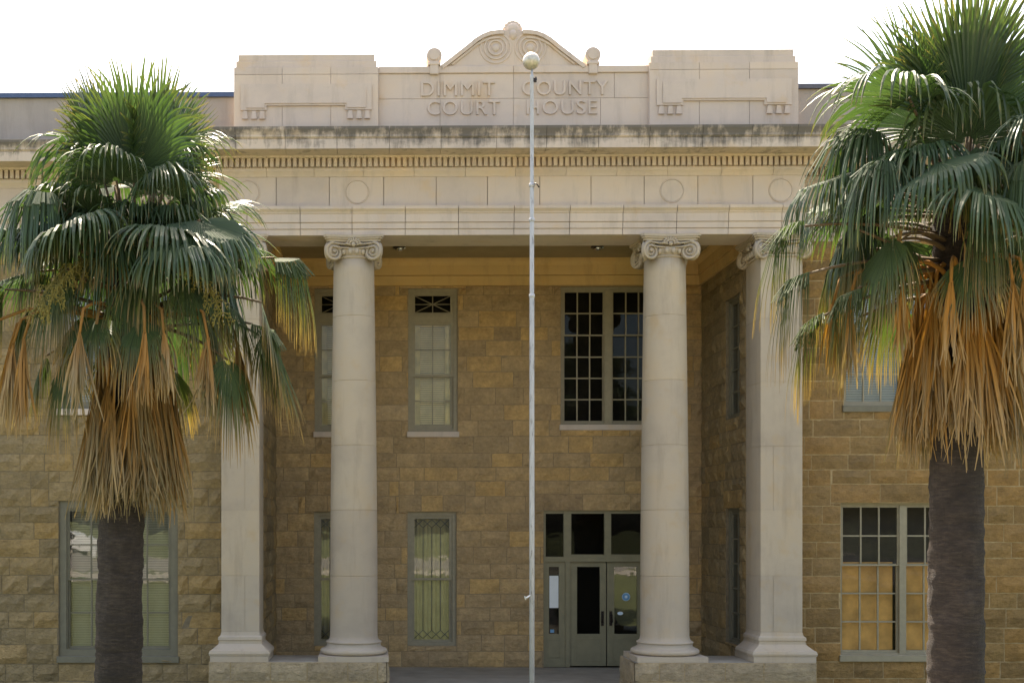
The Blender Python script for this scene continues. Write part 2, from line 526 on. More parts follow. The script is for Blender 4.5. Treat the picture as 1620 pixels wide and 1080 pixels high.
def ashlar(T, u0, u1, z0, z1, holes, rng, mat, mortar, parent, thick=0.32, rows=None, lens=(0.42, 0.85), rough=0.018, lintels=True, warm=0.0, joint=0.007, lz=None):
    """wall of coursed blocks in local (u, depth, z); depth 0 = mortar face, blocks stand proud of it"""
    back = MB(T)
    # backing slab cut on the grid of the holes
    us = sorted({u0, u1, *[h for q in holes for h in q[:2] if u0 < h < u1]})
    zs = sorted({z0, z1, *[h for q in holes for h in q[2:] if z0 < h < z1]})
    for ua, ub in zip(us, us[1:]):
        run = None
        for za, zb in zip(zs, zs[1:]):
            cu, cz = (ua + ub) / 2, (za + zb) / 2
            inside = any(q[0] < cu < q[1] and q[2] < cz < q[3] for q in holes)
            if not inside:
                run = (run[0], zb) if run else (za, zb)
            if inside or zb == zs[-1]:
                if run: back.box(ua, ub, 0.0, thick, run[0], run[1])
                run = None
    wall = back.build('wall', mortar, parent)
    bl = MB(T)
    rects = []
    lint = []
    if lintels:
        for q in holes:
            lint.append((q[0] - 0.18, q[1] + 0.18, q[3], q[3] + 0.34))
    z = z0
    while z < z1 - 0.02:
        h = rng.uniform(0.27, 0.36)
        if z + h > z1 - 0.15: h = z1 - z
        u = u0 - rng.uniform(0, 0.4)
        while u < u1:
            L = rng.uniform(*lens)
            if rng.random() < 0.12: L *= 1.5
            a, b = max(u, u0), min(u + L, u1)
            if b - a > 0.03: rects.append((a, b, z, z + h))
            u += L
        z += h
    rects = rects_minus(rects, list(holes) + lint)
    for q in lint:
        # the lintel as three dressed stones, cut where another opening is
        w3 = (q[1] - q[0])
        n = 1 if w3 < 1.3 else 3
        for k in range(n):
            rects += rects_minus([(q[0] + w3*k/n, q[0] + w3*(k+1)/n, q[2], q[3])], holes)
    for (a, b, za, zb) in rects:
        a, b = max(a, u0), min(b, u1)
        if b - a < 0.035 or zb - za < 0.035: continue
        j = joint
        a += j; b -= j; za += j; zb -= j
        t = min(1, max(0, rng.gauss(0.46, 0.16)))
        if rng.random() < 0.10 + warm: t = rng.uniform(0.74, 0.86)
        bl.tint = t
        out = rng.uniform(0.012, 0.042)
        nu = max(2, int((b - a) / 0.11)); nz = max(2, int((zb - za) / 0.11))
        ids = []
        for iz in range(nz + 1):
            row = []
            for iu in range(nu + 1):
                edge = iu in (0, nu) or iz in (0, nz)
                d = -out * 0.25 + rng.uniform(-0.004, 0.004) if edge else -out - rng.uniform(-0.6, 1.2) * rough
                ju = 0 if iu in (0, nu) else rng.uniform(-0.02, 0.02)
                jz = 0 if iz in (0, nz) else rng.uniform(-0.02, 0.02)
                if edge: ju += rng.uniform(-1, 1) * 0.004; jz += rng.uniform(-1, 1) * 0.006
                row.append(bl.vert((a + (b-a)*iu/nu + ju, d, za + (zb-za)*iz/nz + jz)))
            ids.append(row)
        for iz in range(nz):
            for iu in range(nu):
                bl.face((ids[iz][iu], ids[iz][iu+1], ids[iz+1][iu+1], ids[iz+1][iu]))
        # skirt back into the mortar
        loop = ids[0][:] + [r[-1] for r in ids[1:]] + ids[-1][-2::-1] + [r[0] for r in ids[-2:0:-1]]
        bk = []
        pts = [(a + (b-a)*i/nu, za) for i in range(nu+1)] + [(b, za + (zb-za)*i/nz) for i in range(1, nz+1)] + \
              [(a + (b-a)*i/nu, zb) for i in range(nu-1, -1, -1)] + [(a, za + (zb-za)*i/nz) for i in range(nz-1, 0, -1)]
        bk = [bl.vert((p[0], 0.01, p[1])) for p in pts]
        for k in range(len(loop)):
            k2 = (k + 1) % len(loop)
            bl.face((loop[k], bk[k], bk[k2], loop[k2]))
    bl.build('stone_facing', mat, wall, recalc=False)
    return wall

def front_T(Y):
    return lambda u, d, z: (u, Y + d, z)
def left_T(Xw):      # left side wall of the porch, facing +X; u runs along +Y
    return lambda u, d, z: (Xw - d, u, z)
def right_T(Xw):     # right side wall of the porch, facing -X
    return lambda u, d, z: (Xw + d, u, z)

# openings -------------------------------------------------------------------------------
def rectW(px0, px1, py0, py1, Y):
    c = (px0 + px1) / 2
    return (X(px0, Y), X(px1, Y), H(py1, Y, c), H(py0, Y, c))
o_up2 = rectW(646, 724, 456, 683, YB)
o_lo2 = rectW(645, 722, 809, 1021, YB)
off = X(646, YB) - X(498, YB)
o_up1 = (o_up2[0] - off, o_up2[1] - off, o_up2[2], o_up2[3])
o_lo1 = (o_lo2[0] - off, o_lo2[1] - off, o_lo2[2], o_lo2[3])
o_big = rectW(887, 1040, 453, 672, YB)
o_door = (X(860, YB), X(1060, YB), zFloor, H(807, YB, 900))
o_wl_lo = rectW(93, 281, 792, 1038, YW)
o_wl_up = rectW(93, 281, 452, 647, YW)
o_wr_lo = rectW(1330, 1533, 795, 1036, YW)
o_wr_up = rectW(1335, 1535, 448, 642, YW)
ys0, ys1 = 1.25, 2.15
o_s_lo = (ys0, ys1, H(1018, 1.6, 1165), H(803, 1.6, 1165))
o_s_up = (ys0, ys1, H(660, 1.6, 1165), H(468, 1.6, 1165))

rng = random.Random(11)
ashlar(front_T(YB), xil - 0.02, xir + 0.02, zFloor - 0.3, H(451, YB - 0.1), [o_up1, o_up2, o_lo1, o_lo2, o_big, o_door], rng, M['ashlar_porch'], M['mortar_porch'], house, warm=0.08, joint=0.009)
ashlar(left_T(xil), YP, YB, zFloor - 0.3, H(451, YB - 0.1), [], rng, M['ashlar'], M['mortar_dark'], house, joint=0.005)
ashlar(right_T(xir), YP, YB, zFloor - 0.3, H(451, YB - 0.1), [o_s_lo, o_s_up], rng, M['ashlar'], M['mortar_dark'], house, joint=0.005)
ashlar(front_T(YW), XW0, xL + 0.25, 0, zA0 + 0.02, [o_wl_lo, o_wl_up], rng, M['ashlar'], M['mortar_dark'], house, joint=0.006, rough=0.028)
ashlar(front_T(YW), xR - 0.25, XW1, 0, zA0 + 0.02, [o_wr_lo, o_wr_up], rng, M['ashlar_warm'], M['mortar'], house, joint=0.009, warm=0.06, rough=0.014)

# low walls under the columns (front faces and inner returns)
xlw0, xlw1 = X(330, -0.2), X(612, -0.2)
xrw0, xrw1 = X(1004, -0.2), X(1292, -0.2)
for (a, b) in ((xlw0, xlw1), (xrw0, xrw1)):
    wl = ashlar(front_T(-0.20), a, b, 0, zWallTop - 0.004, [], rng, M['ashlar_pale'], M['mortar'], house, thick=0.4, joint=0.008, rough=0.012)
    core = MB(); core.box(a + 0.01, b - 0.01, -0.19, 1.05, 0.0, zWallTop)
    core.build('wall_core', M['porch'], wl)
    inner = b if a == xlw0 else a
    if a == xlw0: ashlar(lambda u, d, z, q=b: (q - d, u, z), -0.2, 1.05, 0, zWallTop - 0.004, [], rng, M['ashlar_pale'], M['mortar'], house, thick=0.06, joint=0.008)
    else: ashlar(lambda u, d, z, q=a: (q + d, u, z), -0.2, 1.05, 0, zWallTop - 0.004, [], rng, M['ashlar_pale'], M['mortar'], house, thick=0.06, joint=0.008)

# porch floor and steps
pf = MB()
pf.box(xil - 0.1, xir + 0.1, -0.15, YB + 0.3, 0.05, zFloor)
for k in range(3):
    pf.box(xlw1 + 0.02, xrw0 - 0.02, -0.15 - 0.3*(k+1) + 0.003, -0.15 - 0.3*k, 0.0, zFloor * (1 - (k+1) * 0.25))
pf.build('porch_floor', M['porch'], house)

# ceiling, soffit beam, roofs and hidden shell
zCeil = H(411, YB)
c = MB(); c.box(xil - 0.3, xir + 0.3, YP - 0.02, YB + 0.3, zCeil, zCeil + 0.15)
c.build('porch_ceiling', M['plaster'], house)
beam = MB()
beam.box(xL + 0.06, xR - 0.06, 0.07, YP, zA0 + 0.002, H(200) - 0.02)
beam.build('entablature_core', M['stone'], house)

# entablature --------------------------------------------------------------------------
def joint_segments(joints, gap=0.010):
    """split the entablature path at X joints on the front run"""
    segs = []
    xs_ = [x for x in joints if xL + 0.1 < x < xR - 0.1]
    first = [ENT[0], ENT[1], ENT[2], (xs_[0] - gap/2, 0.0)]
    segs.append(first)
    for a, b in zip(xs_, xs_[1:]):
        segs.append([(a + gap/2, 0.0), (b - gap/2, 0.0)])
    segs.append([(xs_[-1] + gap/2, 0.0), ENT[3], ENT[4], ENT[5]])
    return segs
def course(name, prof, joints, mat, parent, gap=0.010, seed=1):
    m = MB(); r = random.Random(seed)
    for sgm in joint_segments(joints, gap):
        m.tint = r.uniform(0.25, 0.8)
        m.sweep(prof, sgm)
    return m.build(name, mat, parent)

ja = [X(p) for p in (391, 475, 557, 641, 725, 813, 901, 985, 1070, 1152, 1236)]
jf = [X(p) for p in (437, 521, 607, 690, 771, 854, 935, 1019, 1104, 1191)]
z1, z2, z3, z4 = H(362), H(352), H(339), H(327)
course('architrave', [(-0.09, zA0), (0.0, zA0), (0.0, z1 - 0.008), (-0.012, z1 - 0.008), (-0.012, z1), (0.018, z1), (0.018, z2 - 0.008), (0.006, z2 - 0.008), (0.006, z2), (0.036, z2), (0.036, z3),
                      (0.05, z3 + 0.01), (0.055, z3 + 0.03), (0.085, z3 + 0.06), (0.10, z3 + 0.075), (0.10, z4 - 0.005), (0.0, z4), (-0.09, z4)], ja, M['stone'], house, 0.010, 3)
zF1 = H(280)
frieze = course('frieze', [(-0.09, z4 + 0.002), (0.004, z4 + 0.002), (0.004, zF1), (-0.09, zF1)], jf, M['stone'], house, 0.011, 4)
zc = (z4 + zF1) / 2
for px in (392, 565, 1063, 1235):
    md = MB()
    cx = X(px)
    n = 40
    for k in range(n):
        a0, a1 = 2*math.pi*k/n, 2*math.pi*(k+1)/n
        ro, ri = 0.215, 0.192
        P = [(ri, -0.006), (ri + 0.006, -0.020), (ro - 0.006, -0.020), (ro, -0.004)]
        for (ra, ya), (rb, yb) in zip(P, P[1:]):
            md.quad((cx + ra*math.cos(a0), ya, zc + ra*math.sin(a0)), (cx + rb*math.cos(a0), yb, zc + rb*math.sin(a0)),
                    (cx + rb*math.cos(a1), yb, zc + rb*math.sin(a1)), (cx + ra*math.cos(a1), ya, zc + ra*math.sin(a1)))
    disc = [(cx + 0.19*math.cos(2*math.pi*k/n), zc + 0.19*math.sin(2*math.pi*k/n)) for k in range(n)]
    md.extrude_xz(disc, -0.014, 0.01)
    md.build('medallion', M['stone'], frieze)
# bed mould, dentils, corona
zD0, zD1 = H(267), H(253)
zS = H(233, -0.62)                   # underside of the corona at its front edge
zT = H(198, -0.66)
jb = [X(p) for p in (422, 497, 575, 655, 736, 815, 895, 975, 1055, 1140, 1222)]
course('bed_moulding', [(-0.09, zF1 + 0.002), (0.015, zF1 + 0.002), (0.03, zF1 + 0.035), (0.055, zF1 + 0.07), (0.07, zF1 + 0.085), (0.07, zD0), (0.045, zD0), (0.045, zD1), (0.16, zD1), (0.165, zD1 + 0.03),
                        (0.20, zD1 + 0.06), (0.20, zS + 0.004), (-0.09, zS + 0.004)], jb, M['stone'], house, 0.006, 5)
def dentil_run(x0, x1, y):
    dn = MB()
    n = int((x1 - x0) / 0.1005)
    st = (x1 - x0) / n
    for k in range(n):
        xx = x0 + (k + 0.5) * st
        dn.tint = rng.uniform(0.3, 0.8)
        dn.box(xx - 0.032, xx + 0.032, y - 0.135, y - 0.046, zD0 + 0.006, zD1 - 0.001)
    dn.build('dentil_course', M['stone'], house)
dentil_run(xL - 0.13, xR + 0.13, 0.0)
dentil_run(XW0, xL - 0.14, YW)
dentil_run(xR + 0.14, XW1, YW)
jc = [X(p, -0.62) for p in (372, 451, 533, 616, 698, 786, 865, 947, 1028, 1112, 1190, 1262)]
zm = H(217, -0.6)
course('cornice', [(-0.3, zS), (0.56, zS), (0.565, zS - 0.012), (0.60, zS - 0.012), (0.60, zm - 0.03), (0.585, zm - 0.02), (0.61, zm), (0.62, zm + 0.012), (0.62, zm + 0.04), (0.64, zm + 0.09), (0.66, zm + 0.13), (0.665, zT - 0.015), (0.62, zT), (-0.3, zT + 0.06)],
       jc, M['cornice'], house, 0.007, 6)

# wing parapets with metal coping
for (a, b, mt) in ((XW0, X(370, 0.3), 'coping'), (X(1262, 0.3), XW1, 'coping_grey')):
    m = MB()
    pxm = 200 if mt == 'coping' else 1320
    zt = H(156 if mt == 'coping' else 142, YW + 0.1, pxm)
    m.box(a, b, YW + 0.08, YW + 0.45, zT - 0.1, zt)
    p = m.build('wing_parapet', M['wing_stone'], house)
    m = MB(); m.box(a, b, YW + 0.02, YW + 0.50, zt + 0.001, zt + 0.085); m.build('coping', M[mt], p)

# centre parapet ------------------------------------------------------------------------
YPF = 0.10                            # face of the parapet
zP0 = zT - 0.05
par = MB()
def block(px0, px1, ptop, steps_l, steps_r):
    pts = []
pxb = [((370, 599), (375, 595), 85, 470), ((1027, 1263), (1032, 1256), 77, 1140)]
parap = None
zs_steps = []
m = MB()
# lettered wall between the blocks
xc0, xc1 = X(599, YPF), X(1027, YPF)
zc1 = H(106, YPF, 640)
zco = H(117, YPF, 640)
rows = [(zP0, H(156, YPF, 800)), (H(156, YPF, 800), zco)]
rr = random.Random(5)
m.box(xc0 - 0.1, xc1 + 0.1, YPF + 0.02, YPF + 0.45, zP0, zc1 - 0.01)
for (za, zb), js in zip(rows, ((696, 812, 950), (696, 812, 972))):
    ed = [xc0] + [X(p, YPF) for p in js] + [xc1]
    for a, b in zip(ed, ed[1:]):
        m.tint = rr.uniform(0.3, 0.7)
        m.box(a + 0.003, b - 0.003, YPF, YPF + 0.03, za + 0.003, zb - 0.003, 0.002)
m.tint = 0.5
for a, b in zip([xc0, X(690, YPF), X(812, YPF), X(935, YPF)], [X(690, YPF), X(812, YPF), X(935, YPF), xc1]):
    m.box(a + 0.002, b - 0.002, YPF - 0.03, YPF + 0.48, zco, zc1, 0.008)
parap = m.build('parapet', M['stone'], house)
for (full, top, ptop, pxm) in pxb:
    m = MB()
    xa, xb = X(full[0], 0.02), X(full[1], 0.02)
    zt = H(ptop, 0.02, pxm)
    zz = [zP0, H(ptop + 22, 0.02, pxm), H(ptop + 11, 0.02, pxm), zt]
    for k in range(3):
        d = 0.035 * k
        m.tint = 0.5 - 0.06 * k
        m.box(xa + d, xb - d, 0.02 + d * 0.6, 0.60 - d, zz[k], zz[k+1], 0.006)
    # stone courses as shallow panels with open joints
    e = [xa + 0.004, xa + (xb-xa)*0.335, xa + (xb-xa)*0.67, xb - 0.004]
    zr = [zP0 + 0.02, H(ptop + 33, 0.0, pxm), zz[1]]
    for za, zb in zip(zr, zr[1:]):
        for a, b in zip(e, e[1:]):
            m.tint = rr.uniform(0.25, 0.8)
            m.box(a + 0.003, b - 0.003, -0.002, 0.03, za + 0.003, zb - 0.003, 0.002)
    bo = m.build('parapet_block', M['stone'], house)
    # raised frame panel with stepped feet and three pegs each side
    k = (X(full[1], 0) - X(full[0], 0)) / 229.0
    def bx(q): return X(full[0], 0) + (q) * k
    def bz(q): return H(q + (ptop - 83), 0.0, pxm)
    pn = MB()
    ol = [(bx(11), bz(132)), (bx(218), bz(132)), (bx(218), bz(173)), (bx(176), bz(173)), (bx(176), bz(166)), (bx(52), bz(166)), (bx(52), bz(173)), (bx(11), bz(173))]
    pn.extrude_xz(ol, -0.035, 0.0)
    ol2 = [(bx(20), bz(137)), (bx(209), bz(137)), (bx(209), bz(170)), (bx(179), bz(170)), (bx(179), bz(163)), (bx(49), bz(163)), (bx(49), bz(170)), (bx(20), bz(170))]
    pn.extrude_xz(ol2, -0.052, -0.03)
    pn.build('raised_panel', M['stone'], bo)
    for q in (14, 28, 41, 180, 194, 207):
        pg = MB()
        pg.extrude_xz([(bx(q + 1), bz(174.5)), (bx(q + 7), bz(174.5)), (bx(q + 8.5), bz(187)), (bx(q - 0.5), bz(187))], -0.045, 0.0)
        pg.build('peg', M['stone'], bo)

# curved pediment with twin scrolls and a shell finial
Yp = 0.08
def PX(p): return X(p, Yp)
def PZ(p): return H(p, Yp, 800)
half = [(697, 104), (706, 97.5), (722, 85), (740, 71), (752, 61), (763, 54.5), (775, 50), (788, 48.5), (800, 48)]
outl = [(PX(p), PZ(q)) for p, q in half] + [(PX(812 + (812 - p)), PZ(q)) for p, q in half[::-1]]
pm = MB()
pm.extrude_xz(outl, Yp + 0.03, Yp + 0.40)
ped = pm.build('pediment', M['stone'], parap)
def ribbon(mb, pts, wid, y0, y1):
    L, Rr = [], []
    P = [Vector(p) for p in pts]
    for i, p in enumerate(P):
        d = (P[min(i+1, len(P)-1)] - P[max(i-1, 0)]).normalized()
        nrm = Vector((-d.y, d.x))
        L.append(p); Rr.append(p - nrm * wid)
    for i in range(len(P) - 1):
        a, b, c_, d_ = L[i], L[i+1], Rr[i+1], Rr[i]
        mb.quad((a.x, y0, a.y), (b.x, y0, b.y), (c_.x, y0, c_.y), (d_.x, y0, d_.y))
        mb.quad((a.x, y1, a.y), (b.x, y1, b.y), (b.x, y0, b.y), (a.x, y0, a.y))
        mb.quad((d_.x, y0, d_.y), (c_.x, y0, c_.y), (c_.x, y1, c_.y), (d_.x, y1, d_.y))
fine = []
for (a, b) in zip(half, half[1:]):
    for k in range(4):
        fine.append((a[0] + (b[0]-a[0])*k/4, a[1] + (b[1]-a[1])*k/4))
for sgn in (1, -1):
    pts = [(PX(812 + sgn*(p - 812)), PZ(q)) for p, q in fine]
    if sgn < 0: pts = pts[::-1]
    rim = MB()
    ribbon(rim, pts, 0.07, Yp - 0.03, Yp + 0.42)
    ribbon(rim, [(x, z - 0.10) for x, z in pts][6:-2] if sgn > 0 else [(x, z - 0.10) for x, z in pts][2:-6], 0.035, Yp + 0.0, Yp + 0.05)
    rim.build('pediment_moulding', M['stone'], ped)
for sgn in (-1, 1):
    sc = MB()
    cx, cz = PX(812 + sgn * 27.5), PZ(75)
    for (ro, ri, y) in ((0.285, 0.245, 0.014), (0.215, 0.175, 0.008), (0.145, 0.105, 0.003)):
        pts = [(cx + ro*math.cos(a), cz + ro*math.sin(a)) for a in [2*math.pi*k/36 for k in range(37)]]
        n = 36
        for k in range(n):
            a0, a1 = 2*math.pi*k/n, 2*math.pi*(k+1)/n
            prof = [(ri, Yp + 0.03), (ri + 0.008, Yp + y), (ro - 0.008, Yp + y), (ro, Yp + 0.03)]
            for (ra, ya), (rb, yb) in zip(prof, prof[1:]):
                sc.quad((cx + ra*math.cos(a0), ya, cz + ra*math.sin(a0)), (cx + rb*math.cos(a0), yb, cz + rb*math.sin(a0)),
                        (cx + rb*math.cos(a1), yb, cz + rb*math.sin(a1)), (cx + ra*math.cos(a1), ya, cz + ra*math.sin(a1)))
    sc.ball((cx, Yp + 0.03, cz), 0.07, 14, 8, (1, 0.45, 1))
    sc.build('scroll', M['stone'], ped)
sh = MB()
for k in range(9):
    a = R(-100 + 25 * k)
    rr_ = 0.135
    sh.ball((PX(812) + rr_*math.sin(a)*0.95, Yp + 0.12, PZ(48) + 0.03 + rr_*math.cos(a)), 0.055, 10, 7, (1, 1.2, 1))
sh.ball((PX(812), Yp + 0.12, PZ(48) + 0.03), 0.15, 16, 10, (1, 0.75, 1))
sh.ball((PX(812), Yp + 0.06, PZ(54)), 0.08, 12, 8, (1, 1, 1.3))
sh.build('shell_finial', M['stone'], ped)
for px in (687, 938):
    kb = MB()
    cx, cz = PX(px), PZ(88)
    kb.extrude_xz([(cx + 0.135*math.cos(2*math.pi*k/28), cz + 0.135*math.sin(2*math.pi*k/28)) for k in range(28)], Yp - 0.02, Yp + 0.32)
    kb.extrude_xz([(cx + 0.085*math.cos(2*math.pi*k/28), cz + 0.085*math.sin(2*math.pi*k/28)) for k in range(28)], Yp - 0.045, Yp)
    kb.box(cx - 0.075, cx + 0.075, Yp - 0.04, Yp + 0.30, PZ(118), PZ(97), 0.01)
    kb.box(cx - 0.11, cx + 0.11, Yp - 0.05, Yp + 0.34, PZ(103.5), PZ(99.5), 0.005)
    kb.build('acroterion', M['stone'], parap)

# raised lettering
def word(txt, px0, px1, py0, py1):
    cu = bpy.data.curves.new('lettering', 'FONT')
    cu.body = txt
    cu.extrude = 0.022
    cu.bevel_depth = 0.006
    cu.bevel_resolution = 1
    cu.space_character = 1.12
    ob = bpy.data.objects.new('lettering', cu)
    scene.collection.objects.link(ob)
    bpy.context.view_layer.update()
    dg = bpy.context.evaluated_depsgraph_get()
    me = bpy.data.meshes.new_from_object(ob.evaluated_get(dg))
    bpy.data.objects.remove(ob)
    xs_ = [v.co.x for v in me.vertices]; zs_ = [v.co.y for v in me.vertices]
    x0, x1 = X(px0, YPF), X(px1, YPF)
    pc = (px0 + px1) / 2
    z0, z1_ = H(py1, YPF, pc), H(py0, YPF, pc)
    for v in me.vertices:
        x, y, z = v.co
        v.co = (x0 + (x - min(xs_)) / (max(xs_) - min(xs_)) * (x1 - x0), YPF - z - 0.004, z0 + (y - min(zs_)) / (max(zs_) - min(zs_)) * (z1_ - z0))
    me.materials.clear()
    at = me.attributes.new('tint', 'FLOAT', 'FACE')
    at.data.foreach_set('value', [0.5] * len(me.polygons))
    me.materials.append(M['stone'])
    o = link(bpy.data.objects.new('lettering', me))
    o.parent = parap
word('DIMMIT', 666, 783, 129.5, 152.5)
word('COUNTY', 826, 962, 128, 151)
word('COURT', 676, 791, 159.5, 182.5)
word('HOUSE', 833, 944, 158.5, 181.5)

# inner frieze round the porch
zI0, zI1 = H(451, YB - 0.12), zCeil
m = MB()
za = H(435, YB - 0.12)
m.sweep([(-0.05, zI0), (0.07, zI0), (0.07, za - 0.012), (0.045, za - 0.012), (0.045, za), (0.10, za), (0.10, H(420, YB - 0.14)), (0.125, H(418, YB - 0.14)), (0.17, H(413, YB - 0.15)), (0.17, zI1 + 0.02), (-0.05, zI1 + 0.02)],
        [(xil, YP - 0.02), (xil, YB), (xir, YB), (xir, YP - 0.02)])
m.build('porch_frieze', M['inner_frieze'], house)

# roof and hidden shell so that the rooms are dark
m = MB()
m.box(xL + 0.1, xR - 0.1, 0.5, YB + 0.35, H(200) - 0.25, H(200) - 0.05)
m.box(XW0, XW1, YB + 0.36, 14, H(200) - 0.25, H(200) - 0.05)
m.box(XW0, xL + 0.08, YW + 0.34, YB + 0.355, H(200) - 0.25, H(200) - 0.05)
m.box(xR - 0.08, XW1, YW + 0.34, YB + 0.355, H(200) - 0.25, H(200) - 0.05)
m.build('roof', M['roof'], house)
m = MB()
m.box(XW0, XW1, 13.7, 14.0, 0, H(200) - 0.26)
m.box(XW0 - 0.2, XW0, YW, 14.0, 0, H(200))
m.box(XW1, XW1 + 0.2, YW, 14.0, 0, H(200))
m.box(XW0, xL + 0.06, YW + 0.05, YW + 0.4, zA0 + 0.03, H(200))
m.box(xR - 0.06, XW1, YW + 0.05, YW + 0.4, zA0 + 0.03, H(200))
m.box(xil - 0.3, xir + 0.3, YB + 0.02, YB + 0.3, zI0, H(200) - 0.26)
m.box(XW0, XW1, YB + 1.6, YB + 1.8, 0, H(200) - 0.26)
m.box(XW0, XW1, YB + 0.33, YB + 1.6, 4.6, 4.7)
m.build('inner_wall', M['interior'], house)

# columns and pilasters -------------------------------------------------------------------
def spiral(mb, c, nrm, Rv, thick, mirror):
    """volute: a turned drum with a spiral ridge on its face; nrm is the outward face direction in plan"""
    c = Vector(c); nrm = Vector((nrm[0], nrm[1], 0)).normalized()
    side = Vector((-nrm.y, nrm.x, 0)) * mirror
    up = Vector((0, 0, 1))
    n = 28
    rings = []
    for (r, d) in ((Rv * 0.55, -thick * 0.9), (Rv * 0.93, -thick), (Rv * 0.86, -thick * 0.5), (Rv, -0.012), (Rv * 0.97, 0.0), (Rv * 0.9, -0.022), (0.001, -0.026)):
        rings.append([mb.vert(c + nrm * d + (side * math.cos(2*math.pi*j/n) + up * math.sin(2*math.pi*j/n)) * r) for j in range(n)])
    old = mb.smooth; mb.smooth = True
    for a, b in zip(rings, rings[1:]):
        for j in range(n):
            mb.face((a[j], a[(j+1)%n], b[(j+1)%n], b[j]))
    mb.smooth = old
    pts, rad = [], []
    T = 46
    for k in range(T + 1):
        u = k / T
        ang = math.pi * 0.5 + u * 2 * math.pi * 2.4
        r = Rv * (0.93 * (1 - u) ** 1.05 + 0.10)
        pts.append(c - nrm * 0.004 + (side * math.cos(ang) + up * math.sin(ang)) * r)
        rad.append(0.022 * (1 - u) + 0.009)
    mb.tube(pts, rad, 6)
    mb.ball(c + nrm * 0.004, 0.026, 8, 6)

def capital(mb, cx, cy, zt, ax, ay, square):
    # abacus in two concave-sided tiers
    def tier(hx, hy, dip, z0, z1, cut=0.05):
        P = []
        for (sx, sy, vert_) in ((1, -1, 0), (1, 1, 1), (-1, 1, 2), (-1, -1, 3)):
            pass
        def edge(a, b, inward):
            out = []
            for k in range(9):
                u = k / 8
                f = math.sin(math.pi * u) ** 1.2 * dip
                out.append((a[0] + (b[0]-a[0])*u + inward[0]*f, a[1] + (b[1]-a[1])*u + inward[1]*f))
            return out
        P += edge((-hx + cut, -hy), (hx - cut, -hy), (0, 1))
        P += edge((hx, -hy + cut), (hx, hy - cut), (-1, 0))
        P += edge((hx - cut, hy), (-hx + cut, hy), (0, -1))
        P += edge((-hx, hy - cut), (-hx, -hy + cut), (1, 0))
        a = [mb.vert((cx + x, cy + y, z0)) for x, y in P]
        b = [mb.vert((cx + x, cy + y, z1)) for x, y in P]
        n = len(P)
        mb.face(a[::-1]); mb.face(b)
        for j in range(n):
            mb.face((a[j], a[(j+1)%n], b[(j+1)%n], b[j]))
    tier(ax + 0.165, ay + 0.165, 0.06, zt - 0.045, zt - 0.001)
    tier(ax + 0.145, ay + 0.145, 0.06, zt - 0.075, zt - 0.046)
    tier(ax + 0.115, ay + 0.115, 0.06, zt - 0.115, zt - 0.074)
    # bell, eggs and neck ring
    if square:
        for (g, z0, z1) in ((0.03, -0.385, -0.355), (0.0, -0.355, -0.335), (0.05, -0.335, -0.22), (0.02, -0.22, -0.10)):
            mb.box(cx - ax - g, cx + ax + g, cy - ay - g, cy + ay + g, zt + z0, zt + z1)
        for k in range(7):
            for s in (-1, 1):
                mb.ball((cx - ax + (k + 0.5) * 2 * ax / 7, cy + s * (ay + 0.05), zt - 0.275), 0.042, 8, 6, (0.9, 0.8, 1.4))
                mb.ball((cx + s * (ax + 0.05), cy - ay + (k + 0.5) * 2 * ay / 7, zt - 0.275), 0.042, 8, 6, (0.8, 0.9, 1.4))
    else:
        r = ax
        mb.lathe(cx, cy, [(r, zt - 0.42), (r, zt - 0.385), (r + 0.018, zt - 0.38), (r + 0.028, zt - 0.365), (r + 0.018, zt - 0.35), (r, zt - 0.345), (r + 0.01, zt - 0.33), (r + 0.05, zt - 0.27), (r + 0.06, zt - 0.22), (r + 0.02, zt - 0.2), (r + 0.02, zt - 0.1)], 36)
        for k in range(22):
            a = 2 * math.pi * k / 22
            mb.ball((cx + (r + 0.045)*math.cos(a), cy + (r + 0.045)*math.sin(a), zt - 0.275), 0.042, 8, 6, (1, 1, 1.4))
    Rv = 0.158
    ang = R(24)
    ox = (ax - 0.02) if square else 0.335
    oy = (ay + 0.06) if square else 0.43
    for sx in (-1, 1):
        for sy in (-1, 1):
            spiral(mb, (cx + sx * ox, cy + sy * oy, zt - 0.285), (-sx * math.sin(ang), sy * math.cos(ang)), Rv, 0.10, sx * sy)
            ox2 = (ax + 0.06) if square else 0.43
            oy2 = (ay - 0.02) if square else 0.335
            spiral(mb, (cx + sx * ox2, cy + sy * oy2, zt - 0.285), (sx * math.cos(ang), -sy * math.sin(ang)), Rv, 0.10, -sx * sy)
    # channel running from volute to volute, and the palmette at the middle of each face
    for s in (-1, 1):
        for face in (0, 1):
            def Pp(u, d, z):
                if face == 0: return (cx + u, cy + s * (ay + d), zt + z)
                return (cx + s * (ax + d), cy + u, zt + z)
            wdt = (ax if face == 0 else ay)
            base = 0.06 if not square else 0.05
            for zz, rad in ((-0.135, 0.018), (-0.20, 0.014)):
                mb.tube([Pp(u * (wdt - 0.02), base + 0.04 * abs(u) - 0.02, zz + (-0.025 * (1 - u * u))) for u in (-1, -0.66, -0.33, 0, 0.33, 0.66, 1)], rad, 6)
            for k in range(7):
                a = R(-66 + 22 * k)
                for q in (0.05, 0.085):
                    mb.ball(Pp(math.sin(a) * q * 1.35, base + 0.025, -0.15 + math.cos(a) * q), 0.024, 7, 5)
            mb.ball(Pp(0, base + 0.03, -0.165), 0.042, 8, 6)
            for k in (-1, 1):
                mb.tube([Pp(k * 0.05, base + 0.02, -0.17), Pp(k * 0.12, base + 0.03, -0.15), Pp(k * 0.19, base + 0.03, -0.165)], [0.022, 0.02, 0.012], 6)

